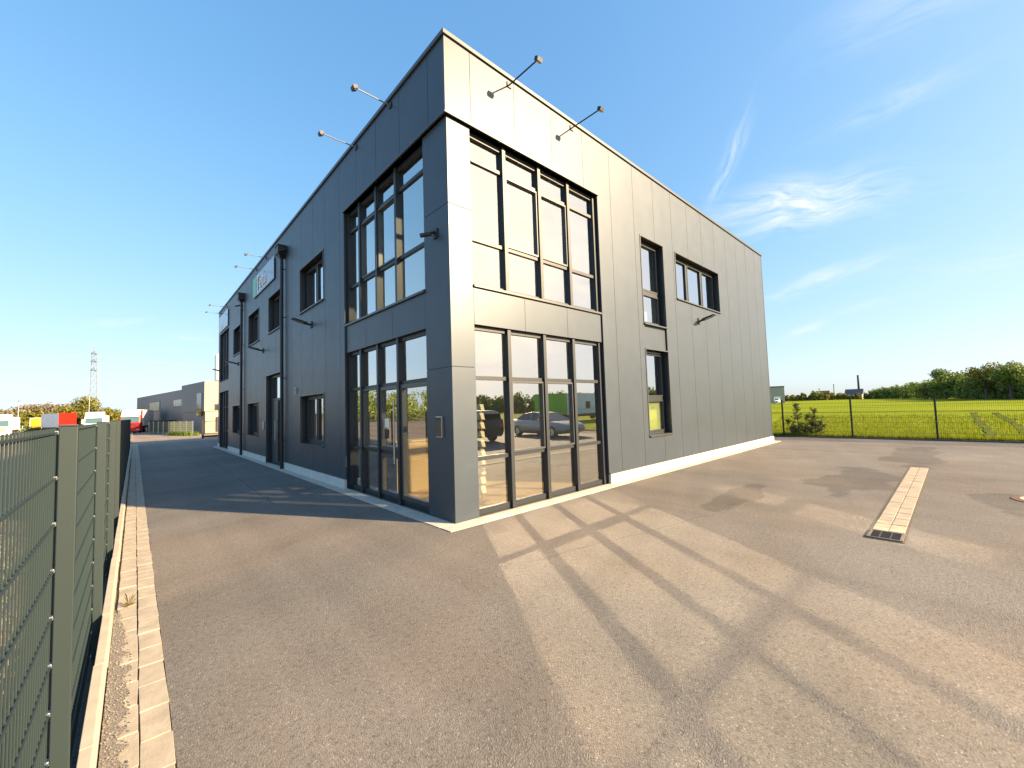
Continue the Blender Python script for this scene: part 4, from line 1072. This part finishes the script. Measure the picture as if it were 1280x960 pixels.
def azline(pts, step, depth, hv):
    """pts: (az, dist, height); trees strung along between them, several rows deep"""
    out = []
    for (a0, d0, h0), (a1, d1, h1) in zip(pts, pts[1:]):
        n = max(1, int(abs(a1-a0)/step))
        for i in range(n):
            t = (i+rnd.random()*.9)/n; az = a0+(a1-a0)*t; dd = d0+(d1-d0)*t; hh = (h0+(h1-h0)*t)
            for k in range(depth):
                d2 = dd+k*rnd.uniform(5, 9); h_ = hh*rnd.uniform(1-hv, 1+hv*.6)*(1 if k else rnd.uniform(.72, 1.0))
                p = place(az+rnd.uniform(-.3, .3)*step, d2, -.6); out.append((p[0], p[1], -.6, h_, h_*rnd.uniform(.65, .95)))
    return out
# right-hand wood: low and far on the left, taller and nearer on the right
wood('woodland', 'dense green wood along the right end of the field', azline([(84.2, 330, 7.0), (86.5, 285, 8.2), (88.3, 235, 9.0), (90.2, 205, 10.2), (92, 185, 9.8), (95.5, 165, 10.0), (99, 150, 11)], .42, 3, .18), 760, .44, M['leaf_wood'], 5)
wood('treeline', 'low distant hedge of mixed trees behind the middle of the field', azline([(75, 330, 3.8), (77.0, 340, 5.2), (79.5, 340, 5.8), (81.3, 345, 5.0), (82.0, 345, 5.2), (83.2, 345, 4.6), (84.8, 330, 5.6)], .32, 2, .35), 260, .75, M['leaf_gold'], 6)
tree('deciduous_tree', 'tall ragged tree topping the middle of the right-hand wood', place(89.35, 212, -.6), 12.6, 8.5, 2600, .33, M['leaf_wood'], 21)
tree('deciduous_tree', 'broad sunlit yellow-green tree in the right-hand wood', place(91.9, 176, -.6), 11.0, 10.0, 2900, .30, M['leaf_gold'], 22)
tree('deciduous_tree', 'tall dark tree near the right edge of the photograph', place(93.3, 160, -.6), 10.6, 9.0, 2900, .30, M['leaf_wood'], 23)
tree('deciduous_tree', 'small bright rounded tree at the foot of the wood', place(87.9, 225, -.6), 5.2, 5.4, 700, .4, M['leaf_gold'], 24)
tree('deciduous_tree', 'dark round tree among the low far trees', place(79.35, 345, -.6), 7.4, 8.5, 700, .55, M['leaf_wood'], 25)
# left-hand trees behind the lorries
wood('treeline', 'bare brownish treetops behind the lorries', azline([(-11, 178, 8.0), (-8.4, 178, 6.8), (-6.7, 178, 9.0), (-4.9, 175, 9.0)], .35, 2, .10), 700, .30, M['leaf_bare'], 7, sliver=1.6)
wood('undergrowth', 'green-brown undergrowth and young trees behind the lorries', azline([(-12, 166, 5.6), (-5, 166, 6.0), (-3.5, 166, 5.6), (1.2, 170, 5.2)], .45, 2, .15), 650, .36, M['leaf_gold'], 8)
tree('deciduous_tree', 'rounded yellow-green tree behind the lorries, left of the pylon', place(-3.75, 160, -.6), 9.2, 10.5, 4600, .25, M['leaf_gold'], 31)
tree('deciduous_tree', 'small golden tree between the white and the red lorry', place(-2.0, 150, -.6), 6.0, 5.5, 1500, .25, M['leaf_gold'], 32)
g = thing('hedge', 'low bright green hedge behind the left-edge lorry', 'hedge', place(-7.2, 140, -.6))
mb = MB(); leaves(mb, [((x*.9, 0, .75), (.8, .8, .8)) for x in range(-6, 6)], 1800, .16, random.Random(4)); mb.build('crown', M['leaf_hedge'], g, fix=False)
# woods seen only in the window reflections and on the panel gloss
wood('woodland', 'sunlit wood west of the lorry park, mirrored in the shaded facade', azline([(-75, 95, 9), (-14, 92, 8.5)], 1.5, 2, .2), 480, .36, M['leaf_wood'], 9)
wood('woodland', 'dark wood south of the yard, mirrored in the sunlit facade', azline([(104, 150, 8), (125, 140, 8.5), (150, 130, 8.5)], 1.0, 2, .2), 260, .6, M['leaf_wood'], 10)

# bush by the right fence
g = thing('sapling_bush', 'ragged dark green young conifer growing against the right fence', 'bush', (18.85, -.30, -.05))
rnd = random.Random(14); mb = MB(); tw = MB()
for (bx, by, hh, lean) in ((-.05, .05, 1.55, .05), (.05, -.30, 1.25, -.25), (0, -.50, .85, -.3), (0, .28, .75, .2), (.05, -.15, 1.0, -.1), (-.05, -.32, .7, -.2), (0, .1, .6, .15), (.03, -.65, .55, -.2)):
    tw.tube((bx, by, 0), (bx, by+lean, hh), .018, .004, n=5)
    for k in range(int(hh*48)):
        t = rnd.uniform(.08, 1); a = rnd.uniform(0, 6.28); ln = (1-t*.8)*.34*rnd.uniform(.5, 1.2)+.04
        p0 = Vector((bx, by+lean*t, hh*t)); p1 = p0+Vector((math.cos(a)*ln, math.sin(a)*ln, rnd.uniform(.02, .16)))
        tw.tube(p0, p1, .005, .002, n=4, caps=False)
        for q in range(12):
            s = rnd.uniform(.1, 1.05); c = p0+(p1-p0)*s; v = Vector((rnd.gauss(0, 1), rnd.gauss(0, 1), rnd.gauss(.3, 1))).normalized()*rnd.uniform(.04, .09); w = v.orthogonal().normalized()*.016
            mb.add([c-w, c+v*.5-w*.8, c+v, c+w], [(0, 1, 2, 3)])
mb.build('foliage', M['leaf_bush'], g, fix=False); tw.build('stem', M['bark'], g, fix=False)

# grass blades in the field: dense near the fence, thinning with distance
TRACKS = [([(19.0, -6.0), (22, -6.1), (29, -6.18), (35, -6.1), (43, -6.22), (59, -6.3)], .22), ([(24, -7.15), (28, -7.3), (34, -7.45), (40, -7.5), (58, -7.7)], .20)]
def on_track(x, y):
    for pts, w in TRACKS:
        for (x0, y0), (x1, y1) in zip(pts, pts[1:]):
            if x0 <= x <= x1 and abs(y-(y0+(y1-y0)*(x-x0)/(x1-x0))) < w*1.2: return True
    return False
rnd = random.Random(8); mb = MB()
for i in range(52000):
    u = rnd.random(); x = 18.42+(u**2.2)*34; y = rnd.uniform(-1, 1)
    y = rnd.uniform(-3.5-(x-18)*.45-4.5, 1.2+(x-18)*.22)
    hgt = rnd.uniform(.08, .22)*(1.25 if x < 19.3 else 1.0); a = rnd.uniform(0, 6.28); w = .011+.0007*(x-18); l = rnd.uniform(-.08, .08)
    z = fz(x)
    if on_track(x, y): continue
    mb.add([(x-math.cos(a)*w, y-math.sin(a)*w, z), (x+math.cos(a)*w, y+math.sin(a)*w, z), (x+l, y+rnd.uniform(-.08, .08), z+hgt)], [(0, 1, 2)])
o = mb.build('grass', M['blade'], fix=False); tag(o, 'bright yellow-green grass of the field beyond the fence', 'grass', kind='stuff')
# wheel tracks and darker furrows pressed into the field
mb = MB()
def track(pts, w):
    for (x0, y0), (x1, y1) in zip(pts, pts[1:]):
        d_ = Vector((x1-x0, y1-y0, 0)); nseg = max(1, int(d_.length/1.2))
        for q in range(nseg):
            a = Vector((x0, y0, 0))+d_*(q/nseg); b = Vector((x0, y0, 0))+d_*((q+1)/nseg)
            s = Vector((-d_.y, d_.x, 0)).normalized()*w*rnd.uniform(.55, 1.2); o_ = Vector((-d_.y, d_.x, 0)).normalized()*w*rnd.uniform(-.25, .25)
            for p in (a, b): p += o_
            mb.quad((a.x-s.x, a.y-s.y, fz(a.x)+.03), (a.x+s.x, a.y+s.y, fz(a.x)+.03), (b.x+s.x, b.y+s.y, fz(b.x)+.031), (b.x-s.x, b.y-s.y, fz(b.x)+.031))
        continue
for pts, w in TRACKS: track(pts, w)
track([(66, 18), (64, 8), (66, -2), (64, -14)], .8)
track([(110, 40), (104, 16), (108, -10), (104, -40)], 1.0)
struct(mb.build('field_track', mat_grass('track_soil', (.045, .055, .008), (.13, .155, .012), .5, 2.0), fix=False))
mb = MB(); rnd = random.Random(9)
for i in range(1500):
    y = rnd.uniform(-17, 14); x = 18.42+abs(rnd.gauss(0, .25)); hgt = rnd.uniform(.1, .34); a = rnd.uniform(0, 6.28); w = .010
    mb.add([(x-math.cos(a)*w, y-math.sin(a)*w, -.05), (x+math.cos(a)*w, y+math.sin(a)*w, -.05), (x+rnd.uniform(-.12, .12), y+rnd.uniform(-.12, .12), hgt)], [(0, 1, 2)])
o = mb.build('weeds', mat_leaf('weed_blades', (.06, .09, .012), (.16, .18, .03), 1.0), fix=False); tag(o, 'taller darker weeds along the foot of the right fence', 'weeds', kind='stuff')
mb = MB()
for i in range(900):
    t = rnd.random(); p = Vector(place(3.1, 74, -.62)).lerp(Vector(place(4.9, 66, -.6)), t); a = rnd.uniform(0, 6.28)
    x = p.x+rnd.uniform(-.8, .6); y = p.y+rnd.uniform(-1.5, 1.5); w = .05
    mb.add([(x-math.cos(a)*w, y-math.sin(a)*w, -.62), (x+math.cos(a)*w, y+math.sin(a)*w, -.62), (x+rnd.uniform(-.3, .3), y+rnd.uniform(-.3, .3), -.62+rnd.uniform(.2, .7))], [(0, 1, 2)])
o = mb.build('weeds', M['leaf_hedge'], fix=False); tag(o, 'yellow-green weeds at the corner of the far fence by the hall', 'weeds', kind='stuff')
# dry weed growing out of the gutter joint
g = thing('weed', 'small dry weed growing from the gutter joint beside the kerb', 'weed', (-3.575, .14, .008)); g.scale = (.62, .62, .62)
mb = MB(); rnd = random.Random(2)
for i in range(46):
    a = rnd.uniform(0, 6.28); ln = rnd.uniform(.03, .10); hgt = rnd.uniform(.005, .05) if i % 6 else rnd.uniform(.10, .20)
    tip = Vector((math.cos(a)*ln, math.sin(a)*ln, hgt)); mid = tip*.55+Vector((0, 0, hgt*.25)); w = Vector((-math.sin(a), math.cos(a), 0))*.0016
    mb.add([-w, w, mid+w*.8, tip, mid-w*.8], [(0, 1, 2, 3, 4)])
mb.build('blade', mat_leaf('dry_blades', (.10, .09, .02), (.24, .20, .06), 8), g, fix=False)
